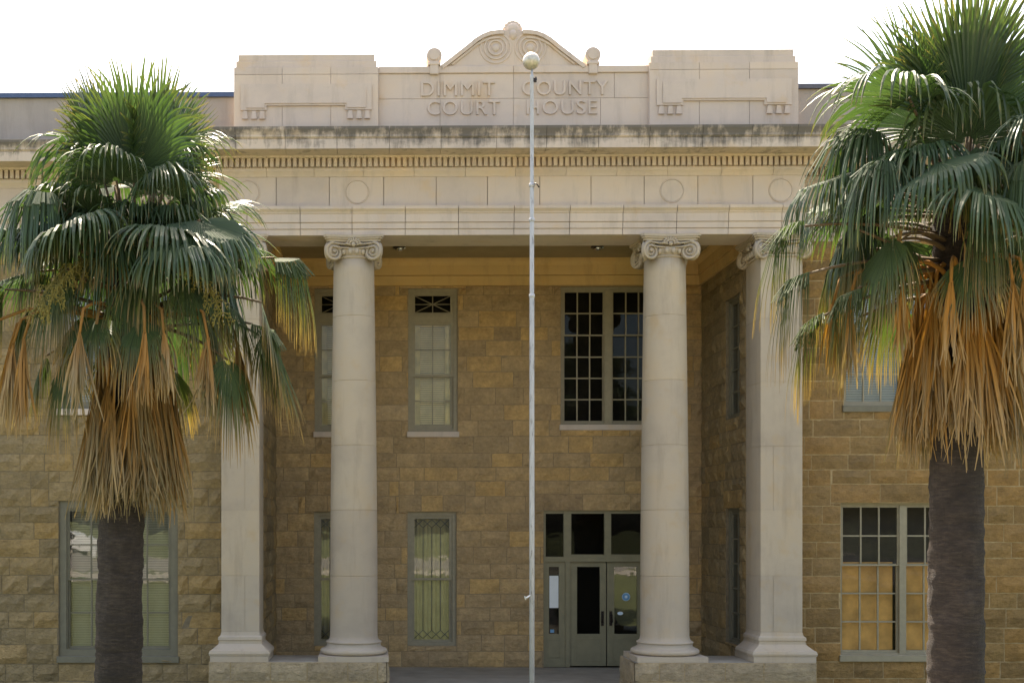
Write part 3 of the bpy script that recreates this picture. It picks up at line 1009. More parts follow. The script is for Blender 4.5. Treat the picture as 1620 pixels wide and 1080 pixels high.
YC = 0.42
def column(px_b, px_t):
    cx = (X(px_b, YC) + X(px_t, YC)) / 2
    rb, rt = 0.425, 0.362
    zb = H(1012, YC); zt = zA0
    zn = zt - 0.36
    prof = []
    joints = [H(p, YC) for p in (910, 807, 706, 605, 504)]
    zz = sorted([zb + 0.0] + [zb + (zn - zb) * k / 24 for k in range(25)] + [j + d for j in joints for d in (-0.02, -0.012, -0.007, -0.004, 0.004, 0.007, 0.012, 0.02)])
    for z in zz:
        u = (z - zb) / (zn - zb)
        r = rb - (rb - rt) * max(0, (u - 0.15) / 0.85) ** 1.35
        if u < 0.02: r += 0.0
        if any(abs(z - j) < 0.0055 for j in joints): r -= 0.008
        prof.append((r, z))
    prof = [(rb + 0.07, zb - 0.035), (rb + 0.072, zb - 0.012), (rb + 0.05, zb - 0.003), (rb + 0.016, zb + 0.03), (rb + 0.002, zb + 0.09)] + [p for p in prof if p[1] > zb + 0.1]
    s = MB(); s.lathe(cx, YC, prof, 56)
    rt2 = random.Random(int(px_b))
    edges = sorted(joints); dt = [rt2.uniform(0.1, 0.9) for _ in range(len(edges) + 1)]
    for fi, f in enumerate(s.f):
        zc_ = sum(s.v[i][2] for i in f) / len(f)
        s.a[fi] = dt[sum(1 for e in edges if zc_ > e)]
    col = s.build('column', M['column'], house)
    b = MB()
    zp = H(1037, -0.05)                    # top of the plinth
    z0 = zb - 0.036
    hh = z0 - zp
    tor = [(rb + 0.06, z0 + 0.001), (rb + 0.055, z0 - hh*0.30), (rb + 0.085, z0 - hh*0.34), (rb + 0.095, z0 - hh*0.44)]
    for k in range(9):
        a = math.pi * (0.5 - k / 8)
        tor.append((rb + 0.105 + 0.07 * math.cos(a), zp + hh * 0.28 * (1 + math.sin(a))))
    b.lathe(cx, YC, tor[::-1], 56)
    b.build('column_base', M['column'], col)
    p = MB(); p.box(cx - 0.615, cx + 0.615, YC - 0.60, YC + 0.60, zWallTop + 0.002, zp - 0.001)
    p.build('plinth', M['column'], col)
    c_ = MB(); capital(c_, cx, YC, zt, rt, rt, False)
    c_.build('capital', M['column'], col)
    return cx
column(557.5, 562)
column(1050, 1053)

def pilaster(x0, x1):
    s = MB()
    zb = H(1010, 0)
    zt = zA0
    y0, y1 = 0.02, YP
    jz = [zb + 0.12] + [H(p, 0) for p in (910, 807, 706, 605, 504)] + [zt - 0.38]
    ay = (y1 - y0) / 2; cy = (y0 + y1) / 2
    s.box(x0 + 0.006, x1 - 0.006, y0 + 0.006, y1 - 0.006, zb, zt - 0.2)
    rr2 = random.Random(int(x0 * 100))
    for k, (a, b) in enumerate(zip(jz, jz[1:])):
        s.tint = rr2.uniform(0.3, 0.7)
        if k % 2 == 0:
            xm = x0 + (x1 - x0) * (0.62 if x0 < 0 else 0.3)
            s.box(x0, xm - 0.004, y0, y1, a + 0.004, b - 0.004)
            s.box(xm + 0.004, x1, y0, y1, a + 0.004, b - 0.004)
        else:
            s.box(x0, x1, y0, y1, a + 0.004, b - 0.004)
    s.tint = 0.5
    p = s.build('pilaster', M['column'], house)
    b = MB()
    zp = H(1037, -0.1)
    path = [(x0, y1), (x0, y0), (x1, y0), (x1, y1)]
    h = zb - zp
    b.sweep([(-0.05, zb + 0.13), (0.0, zb + 0.12), (0.015, zb + 0.06), (0.05, zb + 0.03), (0.055, zb - 0.02), (0.04, zb - 0.03), (0.045, zb - 0.30*h), (0.08, zb - 0.42*h), (0.15, zb - 0.62*h), (0.185, zb - 0.70*h), (0.20, zb - 0.85*h), (0.19, zp + 0.004), (0.17, zp), (-0.05, zp)], path)
    b.build('pilaster_base', M['column'], p)
    q = MB(); q.box(x0 - 0.175, x1 + 0.175, y0 - 0.19, y1 + 0.1, zWallTop + 0.002, zp - 0.001)
    q.build('plinth', M['column'], p)
    c_ = MB(); capital(c_, (x0 + x1) / 2, cy, zt, (x1 - x0) / 2, ay, True)
    c_.build('capital', M['column'], p)
pilaster(xpl0, xpl1)
pilaster(xpr0, xpr1)

# windows -------------------------------------------------------------------------------
def blind(T, u0, u1, z0, z1, d, parent, tilt=0.012, mat='blind'):
    m = MB(T)
    z = z0
    while z < z1 - 0.03:
        m.tint = rng.uniform(0.3, 0.7)
        m.quad((u0, d - tilt, z), (u1, d - tilt, z), (u1, d + tilt, z + 0.040), (u0, d + tilt, z + 0.040))
        z += 0.045
    m.box(u0, u1, d - 0.02, d + 0.02, z1 - 0.04, z1)
    o = m.build('blind', M[mat], parent, recalc=False)
    return o

def curtain(T, u0, u1, z0, z1, d, parent, mat, fr=0.05):
    m = MB(T); m.smooth = True
    n = 60
    ra = [m.vert((u0 + (u1-u0)*k/n, d + 0.025*math.sin(k*0.9) + 0.012*math.sin(k*2.3), z0)) for k in range(n+1)]
    rb_ = [m.vert((u0 + (u1-u0)*k/n, d + 0.025*math.sin(k*0.9+0.4) + 0.012*math.sin(k*2.3), z1)) for k in range(n+1)]
    for k in range(n): m.face((ra[k], ra[k+1], rb_[k+1], rb_[k]))
    return m.build('curtain', mat, parent, recalc=False)

def sash(mb, gl, u0, u1, z0, z1, d, cols, rows, st, bar, bot=None):
    """one glazed sash: stiles, rails, glazing bars; panes go to gl"""
    bot = bot or st
    t = 0.045
    mb.box(u0, u0 + st, d, d + t, z0, z1)
    mb.box(u1 - st, u1, d, d + t, z0, z1)
    mb.box(u0 + st, u1 - st, d + 0.001, d + t, z0, z0 + bot)
    mb.box(u0 + st, u1 - st, d + 0.001, d + t, z1 - st, z1)
    a, b, c_, e = u0 + st, u1 - st, z0 + bot, z1 - st
    for k in range(1, cols):
        u = a + (b - a) * k / cols
        mb.box(u - bar/2, u + bar/2, d + 0.006, d + t - 0.01, c_, e)
    for k in range(1, rows):
        z = c_ + (e - c_) * k / rows
        mb.box(a, b, d + 0.008, d + t - 0.012, z - bar/2, z + bar/2)
    # panes with a touch of individual tilt, as in old glazing
    for i in range(cols):
        for j in range(rows):
            ua, ub = a + (b-a)*i/cols, a + (b-a)*(i+1)/cols
            za, zb = c_ + (e-c_)*j/rows, c_ + (e-c_)*(j+1)/rows
            r1, r2 = rng.uniform(-1, 1) * 0.0012, rng.uniform(-1, 1) * 0.0012
            gl.quad((ua, d + 0.022 - r1 - r2, za), (ub, d + 0.022 + r1 - r2, za), (ub, d + 0.022 + r1 + r2, zb), (ua, d + 0.022 - r1 + r2, zb))

def casing(T, o, w=0.07, d0=0.06, d1=0.20, top=None):
    m = MB(T)
    u0, u1, z0, z1 = o
    top = top or w
    m.box(u0, u0 + w, d0, d1, z0, z1)
    m.box(u1 - w, u1, d0, d1, z0, z1)
    m.box(u0 + w, u1 - w, d0 + 0.001, d1, z1 - top, z1)
    m.box(u0 + w, u1 - w, d0 + 0.001, d1, z0, z0 + w)
    # slim inner bead
    b = 0.022
    m.box(u0 + w, u0 + w + b, d0 + 0.03, d1, z0 + w, z1 - top)
    m.box(u1 - w - b, u1 - w, d0 + 0.03, d1, z0 + w, z1 - top)
    m.box(u0 + w + b, u1 - w - b, d0 + 0.031, d1, z1 - top - b, z1 - top)
    return m, (u0 + w + b, u1 - w - b, z0 + w, z1 - top - b)

def sill(T, o, parent, mat, h=0.11, out=0.05):
    m = MB(T)
    m.box(o[0] - 0.03, o[1] + 0.03, -out, 0.19, o[2] - h, o[2] + 0.005, 0.006)
    return m.build('sill', mat, parent)

def porch_upper(o, label=None):
    T = front_T(YB)
    m, inn = casing(T, o)
    u0, u1, z0, z1 = inn
    zt = z1 - (z1 - z0) * 0.155             # transom light with crossed bars
    m.box(u0, u1, 0.075, 0.20, zt - 0.17, zt)
    win = m.build('window', M['frame'], house)
    s = MB(T); g_ = MB(T); gt = MB(T)
    # crossed transom bars
    t0, t1 = zt + 0.03, z1 - 0.03
    s.box(u0, u0 + 0.05, 0.11, 0.16, zt, z1); s.box(u1 - 0.05, u1, 0.11, 0.16, zt, z1)
    s.box(u0 + 0.05, u1 - 0.05, 0.111, 0.16, zt, t0 + 0.015); s.box(u0 + 0.05, u1 - 0.05, 0.111, 0.16, t1 - 0.015, z1)
    a, b = (u0 + 0.05, t0 + 0.015), (u1 - 0.05, t1 - 0.015)
    cxm, czm = (u0 + u1)/2, (t0 + t1)/2
    for (p, q) in (((a[0], a[1]), (b[0], b[1])), ((a[0], b[1]), (b[0], a[1])), ((cxm, a[1]), (cxm, b[1])), ((a[0], czm), (b[0], czm))):
        s.tube([(p[0], 0.135, p[1]), (q[0], 0.135, q[1])], 0.011, 6)
    s.ball((cxm, 0.135, czm), 0.03, 8, 6)
    gt.quad((u0, 0.14, zt), (u1, 0.14, zt), (u1, 0.14, z1), (u0, 0.14, z1))
    zs0, zs1 = z0, zt - 0.17
    zmid = (zs0 + zs1) / 2
    sash(s, g_, u0, u1, zmid - 0.02, zs1, 0.10, 2, 2, 0.05, 0.022)
    sash(s, g_, u0, u1, zs0, zmid + 0.025, 0.148, 2, 2, 0.05, 0.022, 0.09)
    s.build('sash', M['frame'], win)
    g_.build('pane', M['glass_soft'], win, recalc=False)
    gt.build('pane', M['glass_dark'], win, recalc=False)
    blind(T, u0 + 0.02, u1 - 0.02, z0 + 0.02, zs1, 0.30, win, mat='blind_warm')
    for (a0, a1) in ((u0, u0 + 0.16), (u1 - 0.16, u1)):
        curtain(T, a0, a1, z0 + 0.02, zs1, 0.25, win, M['curtain_upper'])
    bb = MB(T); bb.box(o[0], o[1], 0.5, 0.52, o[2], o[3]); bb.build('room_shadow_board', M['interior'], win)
    sill(T, o, win, M['stone'])
    return win

def porch_lower(o):
    T = front_T(YB)
    m, inn = casing(T, o, 0.075)
    win = m.build('window', M['frame'], house)
    u0, u1, z0, z1 = inn
    s = MB(T); g_ = MB(T); ld = MB(T)
    zm_ = (z0 + z1) / 2
    sash(s, g_, u0, u1, zm_ - 0.02, z1, 0.10, 1, 1, 0.045, 0.02)
    sash(s, g_, u0, u1, z0, zm_ + 0.02, 0.148, 1, 1, 0.045, 0.02)
    s.build('sash', M['frame'], win)
    # leaded lights: upright cames ending in diamonds at top and bottom
    a, b = u0 + 0.045, u1 - 0.045
    for (za, zb, d, up) in ((zm_, z1 - 0.045, 0.118, True), (z0 + 0.045, zm_ - 0.02, 0.166, False)):
        n = 4
        wv = (b - a) / n
        for k in range(1, n):
            u = a + wv * k
            if up: ld.tube([(u, d, za), (u, d, zb - 0.19)], 0.009, 5)
            else: ld.tube([(u, d, za + 0.19), (u, d, zb)], 0.009, 5)
        for k in range(n + 1):
            u = a + wv * k
            for sg in (-1, 1):
                e = u + sg * wv
                if e < a - 0.01 or e > b + 0.01: continue
                if up: ld.tube([(u, d, zb - 0.19), (e, d, zb - 0.02)], 0.008, 5)
                else: ld.tube([(u, d, za + 0.19), (e, d, za + 0.02)], 0.008, 5)
    ld.build('leaded_lights', M['lead'], win)
    g_.build('pane', M['glass'], win, recalc=False)
    curtain(T, a, b, z0, z1, 0.27, win, M['curtain'])
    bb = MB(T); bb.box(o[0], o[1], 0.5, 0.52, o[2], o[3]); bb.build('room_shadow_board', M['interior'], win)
    return win

for o in (o_up1, o_up2): porch_upper(o)
for o in (o_lo1, o_lo2): porch_lower(o)

def big_window(T, o, cols, rows, frame, glass, top_rows=None, mull=0.14, sill_mat=None, w=0.05, boards=False, blinds=False, d0=0.07):
    m, inn = casing(T, o, w, d0, 0.22)
    u0, u1, z0, z1 = inn
    cm = (u0 + u1) / 2
    m.box(cm - mull/2, cm + mull/2, d0 + 0.01, 0.22, z0, z1)
    win = m.build('window', frame, house)
    s = MB(T); g_ = MB(T)
    top_rows = top_rows or rows // 2
    zsp = z1 - (z1 - z0) * top_rows / rows
    for (a, b) in ((u0, cm - mull/2), (cm + mull/2, u1)):
        sash(s, g_, a, b, zsp - 0.02, z1, d0 + 0.04, cols, top_rows, 0.028, 0.026)
        sash(s, g_, a, b, z0, zsp + 0.02, d0 + 0.088, cols, rows - top_rows, 0.028, 0.026, 0.05)
    s.build('sash', frame, win)
    g_.build('pane', glass, win, recalc=False)
    if boards:
        for (a, b) in ((u0, cm - mull/2), (cm + mull/2, u1)):
            pb = MB(T); pb.box(a + 0.02, b - 0.05, 0.27, 0.285, z0 + 0.02, zsp + rng.uniform(0.03, 0.05))
            pb.build('plywood_board', M['plywood'], win)
    if blinds:
        for (a, b) in ((u0, cm - mull/2), (cm + mull/2, u1)):
            blind(T, a + 0.02, b - 0.02, z0 + 0.02, z1, 0.30, win)
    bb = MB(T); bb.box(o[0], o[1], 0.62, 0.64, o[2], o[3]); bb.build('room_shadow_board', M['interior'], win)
    if sill_mat: sill(T, o, win, sill_mat)
    return win
wb = big_window(front_T(YB), o_big, 3, 6, M['frame'], M['glass_dark'], 2, 0.16, M['stone'])
big_window(front_T(YW), o_wl_lo, 2, 4, M['frame_dark'], M['glass'], None, 0.18, M['frame_dark'], 0.13, blinds=True, d0=0.04)
big_window(front_T(YW), o_wl_up, 2, 4, M['frame_dark'], M['glass'], None, 0.18, M['stone'], 0.10, blinds=True)
wr = big_window(front_T(YW), o_wr_lo, 3, 5, M['frame'], M['glass_board'], 2, 0.12, M['frame'], 0.03, boards=True)
wr['label'] = 'window boarded up with orange plywood behind its lower panes'
big_window(front_T(YW), o_wr_up, 3, 4, M['frame'], M['glass'], None, 0.12, M['frame_dark'], 0.05, blinds=True)
def side_window(o):
    T = right_T(xir)
    m, inn = casing(T, o, 0.05, 0.05, 0.2)
    win = m.build('window', M['frame_dark'], house)
    s = MB(T); g_ = MB(T)
    u0, u1, z0, z1 = inn
    sash(s, g_, u0, u1, z0, z1, 0.09, 2, 5, 0.04, 0.03)
    s.build('sash', M['frame_dark'], win)
    g_.build('pane', M['glass_dark'], win, recalc=False)
side_window(o_s_lo); side_window(o_s_up)

# entrance ------------------------------------------------------------------------------
T = front_T(YB)
def ex(p): return X(p, YB + 0.12)
def ez(p): return H(p, YB + 0.12, 930)
m = MB(T)
eu0, eu1, ezb, ezt = o_door
m.box(eu0, ex(862.5), 0.05, 0.24, ezb, ezt)
m.box(ex(1057.5), eu1, 0.05, 0.24, ezb, ezt)
m.box(ex(862.5), ex(1057.5), 0.051, 0.24, ez(812), ezt)
m.box(ex(862.5), ex(1057.5), 0.06, 0.24, ez(888), ez(880))
for (a, b) in ((891, 903), (955.5, 966), (1017, 1029)):
    m.box(ex(a), ex(b), 0.065, 0.23, ez(880), ez(812))
for (a, b) in ((894, 901), (1018, 1025)):
    m.box(ex(a), ex(b), 0.065, 0.23, ezb, ez(888))
for (a, b) in ((903, 955.5), (966, 1017)):
    m.box(ex(a), ex(b), 0.09, 0.15, ez(880), ez(876.5))
entr = m.build('door_frame', M['door'], house)
g_ = MB(T)
for (a, b) in ((862.5, 891), (903, 955.5), (966, 1017), (1029, 1057.5)):
    g_.quad((ex(a), 0.13, ez(880)), (ex(b), 0.13, ez(880)), (ex(b), 0.13, ez(812)), (ex(a), 0.13, ez(812)))
g_.build('transom_light', M['glass_dark'], entr, recalc=False)
for (a, b) in ((862.5, 894), (1025, 1057.5)):
    m = MB(T)
    l, r = ex(a), ex(b)
    ga, gb = l + (r-l)*0.18, l + (r-l)*0.68
    m.box(l, ga, 0.10, 0.15, ezb, ez(888)); m.box(gb, r, 0.10, 0.15, ezb, ez(888))
    m.box(ga, gb, 0.101, 0.15, ezb, ez(1002)); m.box(ga, gb, 0.101, 0.15, ez(896), ez(888))
    m.box(ga - 0.02, gb + 0.02, 0.092, 0.10, ez(1040), ez(1012), 0.006)
    sd_ = m.build('sidelight', M['door'], entr)
    g_ = MB(T); g_.quad((ga, 0.125, ez(1002)), (gb, 0.125, ez(1002)), (gb, 0.125, ez(896)), (ga, 0.125, ez(896)))
    g_.build('pane', M['glass_dark'], sd_, recalc=False)
    if a < 900:
        pp_ = MB(T)
        pp_.box(ga + 0.012, gb - 0.006, 0.114, 0.116, ez(961), ez(910))
        n_ = pp_.build('notice', M['paper'], sd_); 
        pp_ = MB(T); pp_.box(ga + 0.03, ga + 0.11, 0.114, 0.116, ez(1000), ez(995)); pp_.build('sticker', M['sticker'], sd_)
def leaf(a, b, glass, hnd, stick):
    m = MB(T)
    l, r = ex(a) + 0.004, ex(b) - 0.004
    zb = ezb + 0.02
    w_ = r - l
    ga, gb = (l + w_*0.20, l + w_*0.83) if hnd > 0 else (l + w_*0.20, l + w_*0.83)
    m.box(l, ga, 0.115, 0.165, zb, ez(888.5)); m.box(gb, r, 0.115, 0.165, zb, ez(888.5))
    m.box(ga, gb, 0.116, 0.165, zb, ez(1002)); m.box(ga, gb, 0.116, 0.165, ez(896), ez(888.5))
    # bead round the glass and the moulded lower panel
    for (p0, p1, q0, q1) in ((ga - 0.02, gb + 0.02, ez(1011), ez(1009)), (ga - 0.03, gb + 0.03, ez(1045), ez(1043.5))):
        m.box(p0, p1, 0.106, 0.116, q0, q1)
    m.box(ga - 0.03, ga - 0.012, 0.106, 0.115, ez(1043.5), ez(1011)); m.box(gb + 0.012, gb + 0.03, 0.106, 0.115, ez(1043.5), ez(1011))
    d_ = m.build('door', M['door'], house)
    g_ = MB(T); g_.quad((ga, 0.14, ez(1002)), (gb, 0.14, ez(1002)), (gb, 0.14, ez(896)), (ga, 0.14, ez(896)))
    g_.build('pane', glass, d_, recalc=False)
    h_ = MB(T)
    hx = r - 0.075 if hnd > 0 else l + 0.075
    h_.box(hx - 0.028, hx + 0.028, 0.095, 0.114, ez(989), ez(966), 0.004)
    h_.tube([(hx, 0.09, ez(985)), (hx - 0.02*hnd, 0.05, ez(983)), (hx - 0.02*hnd, 0.05, ez(972)), (hx, 0.09, ez(970))], 0.014, 8)
    h_.build('handle', M['metal_dark'], d_)
    if stick:
        cx, cz = (ga + gb)/2 + 0.01, ez(943.5)
        for (rr_, mt, dd, cz_, sx) in ((0.085, 'sticker_pale', 0.134, cz, 1), (0.078, 'sticker', 0.131, cz, 1), (0.03, 'sticker_pale', 0.128, cz, 1), (0.06, 'sticker_pale', 0.134, ez(969.5), 1)):
            s_ = MB(T)
            s_.extrude_xz([(cx * 1.0 + rr_*math.cos(2*math.pi*k/20) - (0.12 if cz_ != cz else 0), cz_ + rr_*(1 if cz_ == cz else 0.6)*math.sin(2*math.pi*k/20)) for k in range(20)], dd - 0.001, dd)
            s_.build('sticker', M[mt], d_)
    return d_
leaf(901, 959, M['glass_dark'], 1, False)
leaf(960, 1018, M['glass'], -1, True)

# ceiling spots
for px, lab in ((632, 'round recessed porch ceiling spotlight beside the column left of the flagpole'), (945, 'round recessed porch ceiling spotlight between flagpole and the right round column')):
    yl = 2.75
    t_ = thing('ceiling_spotlight', lab, 'ceiling light', (X(px, yl), yl, zCeil))
    m = MB(); m.lathe(0, 0, [(0.13, -0.001), (0.135, -0.02), (0.11, -0.035), (0.085, -0.03), (0.08, -0.004)], 24)
    m.build('trim_ring', M['metal_dark'], t_)
    m = MB(); m.ball((0.01, -0.02, -0.035), 0.075, 14, 9, (1, 1, 0.8)); m.ball((0.1, -0.05, -0.03), 0.028, 8, 6)
    m.build('lamp', M['chrome'], t_)

# ------------------------------------------------------------------ flagpole
YFP = -3.0
fx = X(841.5, YFP)
pole = thing('flagpole', 'tall flaking white flagpole topped by a gilt ball in front of the porch', 'flagpole', (fx, YFP, 0))
def fz(p): return H(p, YFP, 842)
m = MB()
m.lathe(0, 0, [(0.040, 0.0), (0.039, fz(800)), (0.036, fz(470)), (0.0335, fz(466)), (0.0335, fz(350)), (0.031, fz(346)), (0.031, fz(294)), (0.029, fz(290)), (0.027, fz(124)), (0.03, fz(123)), (0.03, fz(120)), (0.018, fz(119.5)), (0.018, fz(108))], 20)
shaft = m.build('shaft', M['pole'], pole)
m = MB()
for p in (468, 348, 293):
    m.lathe(0, 0, [(0.036, fz(p + 3)), (0.044, fz(p + 2.4)), (0.044, fz(p - 2.4)), (0.034, fz(p - 3))], 20)
m.build('joint_collar', M['pole'], pole)
m = MB(); m.ball((-0.012, 0, fz(97)), 0.128, 28, 18)
m.build('ball_finial', M['gold'], pole)
m = MB(); m.box(0.02, 0.07, -0.02, 0.02, fz(130), fz(124), 0.004); m.lathe(0.06, 0, [(0.012, fz(128)), (0.02, fz(126)), (0.012, fz(122))], 10)
m.build('pulley', M['metal_dark'], pole)
m = MB(); m.tube([(0.03, -0.02, fz(290)), (0.075, -0.04, fz(293)), (0.10, -0.05, fz(298))], 0.010, 6)
m.build('cleat', M['metal_dark'], pole)
m = MB(); m.tube([(-0.03, -0.02, fz(941)), (-0.09, -0.04, fz(945)), (-0.115, -0.05, fz(942)), (-0.10, -0.04, fz(948))], [0.012, 0.014, 0.010, 0.008], 6)
m.build('cleat', M['paper'], pole)

# ------------------------------------------------------------------ palms
UP = Vector((0, 0, 1))
def frond(bl, pe, base, az, el, pet, Rb, rg, nseg=44, spread=R(112), droop=2.2, sag=0.25, age=0.0, cup=0.15, roll=0.0, tj=0.52, hinge=0.0):
    d = Vector((math.cos(az)*math.cos(el), math.sin(az)*math.cos(el), math.sin(el)))
    p = Vector(base)
    pts = [p.copy()]
    for k in range(6):
        d = (d - UP * sag / 6).normalized()
        p = p + d * pet / 6
        pts.append(p.copy())
    k0 = len(pe.v)
    pe.tint = rg.uniform(0.3, 0.7)
    pe.tube(pts, [0.032, 0.028, 0.024, 0.021, 0.019, 0.017, 0.014], 5)
    hor = Vector((math.cos(az), math.sin(az), 0))
    if hinge: d = (d * (1 - 0.25 * hinge) - UP * hinge + hor * 0.10).normalized()
    s = d.cross(UP)
    if s.length < 0.25: s = Vector((math.sin(az), -math.cos(az), 0))
    s.normalize()
    n = s.cross(d).normalized()
    if roll:
        q = Matrix.Rotation(roll, 3, d); s = q @ s; n = q @ n
    dphi = 2 * spread / (nseg - 1)
    st = [0.05, 0.2, 0.38, tj, 0.64, 0.74, 0.83, 0.92, 1.0]
    for i in range(nseg):
        ph = -spread + dphi * i + rg.uniform(-0.15, 0.15) * dphi
        f = abs(ph) / spread
        dr = (d * math.cos(ph) + s * math.sin(ph) - n * (cup * f - 0.05)).normalized()
        L = Rb * (1.0 - 0.32 * f ** 1.5) * rg.uniform(0.90, 1.06)
        dp = droop * rg.uniform(0.45, 1.5)
        tw = rg.uniform(-0.5, 0.5)
        bl.tint = min(1, max(0, rg.gauss(0.5, 0.2)))
        pos = p.copy(); cur = dr.copy()
        prev = None; tprev = 0.0
        brk = rg.random() < 0.10
        for t in st:
            dt = t - tprev
            g_ = 0.10 if t <= tj else dp * (1.0 if not brk else 1.6)
            cur = (cur - UP * g_ * dt).normalized()
            pos = pos + cur * (dt * L)
            tprev = t
            if t <= tj: wd = t * L * math.tan(dphi / 2) * 1.06
            else:
                wj = tj * L * math.tan(dphi / 2) * 1.06
                wd = wj * (1 - ((t - tj) / (1 - tj))) ** 0.75 + 0.0015
            sd2 = n.cross(cur)
            if sd2.length < 0.05: sd2 = s.copy()
            sd2.normalize()
            nn = cur.cross(sd2).normalized()
            if t > tj:
                q = Matrix.Rotation(tw * (t - tj) * 2, 3, cur); sd2 = q @ sd2; nn = q @ nn
            al = t * 0.95 + age
            rib = pos + nn * wd * 0.55
            row = (bl.vert(pos - sd2 * wd, al), bl.vert(rib, al), bl.vert(pos + sd2 * wd, al))
            if prev:
                bl.face((prev[0], prev[1], row[1], row[0]))
                bl.face((prev[1], prev[2], row[2], row[1]))
            prev = row
    return p

def dead_frond(bl, pe, base, az, rg, pet, Rb, out=0.35, nseg=46, reach=False):
    """withered fan folded shut and hanging against the trunk"""
    p = Vector(base)
    o = Vector((math.cos(az), math.sin(az), 0))
    side = Vector((-math.sin(az), math.cos(az), 0))
    pts = [p.copy()]
    dirs = [o * 0.9 + UP * 0.15, o * 0.8 - UP * 0.4, o * 0.35 - UP * 0.9, o * 0.12 - UP, o * 0.05 - UP]
    if reach: dirs = [o + UP * 0.5, o + UP * 0.15, o - UP * 0.1, o * 0.9 - UP * 0.4, o * 0.3 - UP]
    for q in dirs:
        p = p + q.normalized() * pet / 5
        pts.append(p.copy())
    pe.tint = rg.uniform(0.2, 0.8)
    pe.tube(pts, [0.030, 0.027, 0.024, 0.021, 0.019, 0.016], 5)
    spread = rg.uniform(R(7), R(15))
    dphi = 2 * spread / (nseg - 1)
    base_t = rg.uniform(0.05, 0.95)
    age0 = rg.uniform(-0.25, 0.35)
    lean_ = rg.uniform(-0.10, 0.10)
    for i in range(nseg):
        ph = -spread + dphi * i + rg.uniform(-0.8, 0.8) * dphi
        dr = (-UP * math.cos(ph) + side * (math.sin(ph) + lean_) + o * rg.uniform(-0.08, 0.20)).normalized()
        L = Rb * (1.08 - 0.55 * rg.random() ** 1.6)
        pos = p + Vector((rg.uniform(-.015, .015), rg.uniform(-.015, .015), rg.uniform(-.02, .02))); cur = dr.copy(); prev = None; tp = 0
        w0 = rg.uniform(0.007, 0.016)
        bl.tint = min(1, max(0, base_t + rg.gauss(0, 0.25)))
        wob = rg.uniform(-0.45, 0.45); wob2 = rg.uniform(-0.25, 0.35)
        if rg.random() < 0.12: wob *= 2.5; wob2 *= 2.0
        rot = rg.uniform(-1.3, 1.3)
        for t in (0.0, 0.12, 0.28, 0.45, 0.6, 0.74, 0.88, 1.0):
            dt = t - tp; tp = t
            cur = (cur + (side * wob * (t - 0.35) + o * wob2 * (t - 0.45)) * dt * 2.4 + Vector((rg.uniform(-1, 1), rg.uniform(-1, 1), 0)) * 0.05 - UP * 0.6 * dt).normalized()
            pos = pos + cur * dt * L
            wd = w0 * (0.35 + 1.1 * min(1, t / 0.35)) * (1 - max(0, t - 0.45) / 0.6) ** 0.8 + 0.0015
            rot2 = rot + t * wob * 3
            sd2 = (side * math.cos(rot2) + o * math.sin(rot2)).normalized()
            nn = cur.cross(sd2)
            row = (bl.vert(pos - sd2 * wd, t + age0), bl.vert(pos + nn * wd * 0.6, t + age0), bl.vert(pos + sd2 * wd, t + age0))
            if prev:
                bl.face((prev[0], prev[1], row[1], row[0])); bl.face((prev[1], prev[2], row[2], row[1]))
            prev = row

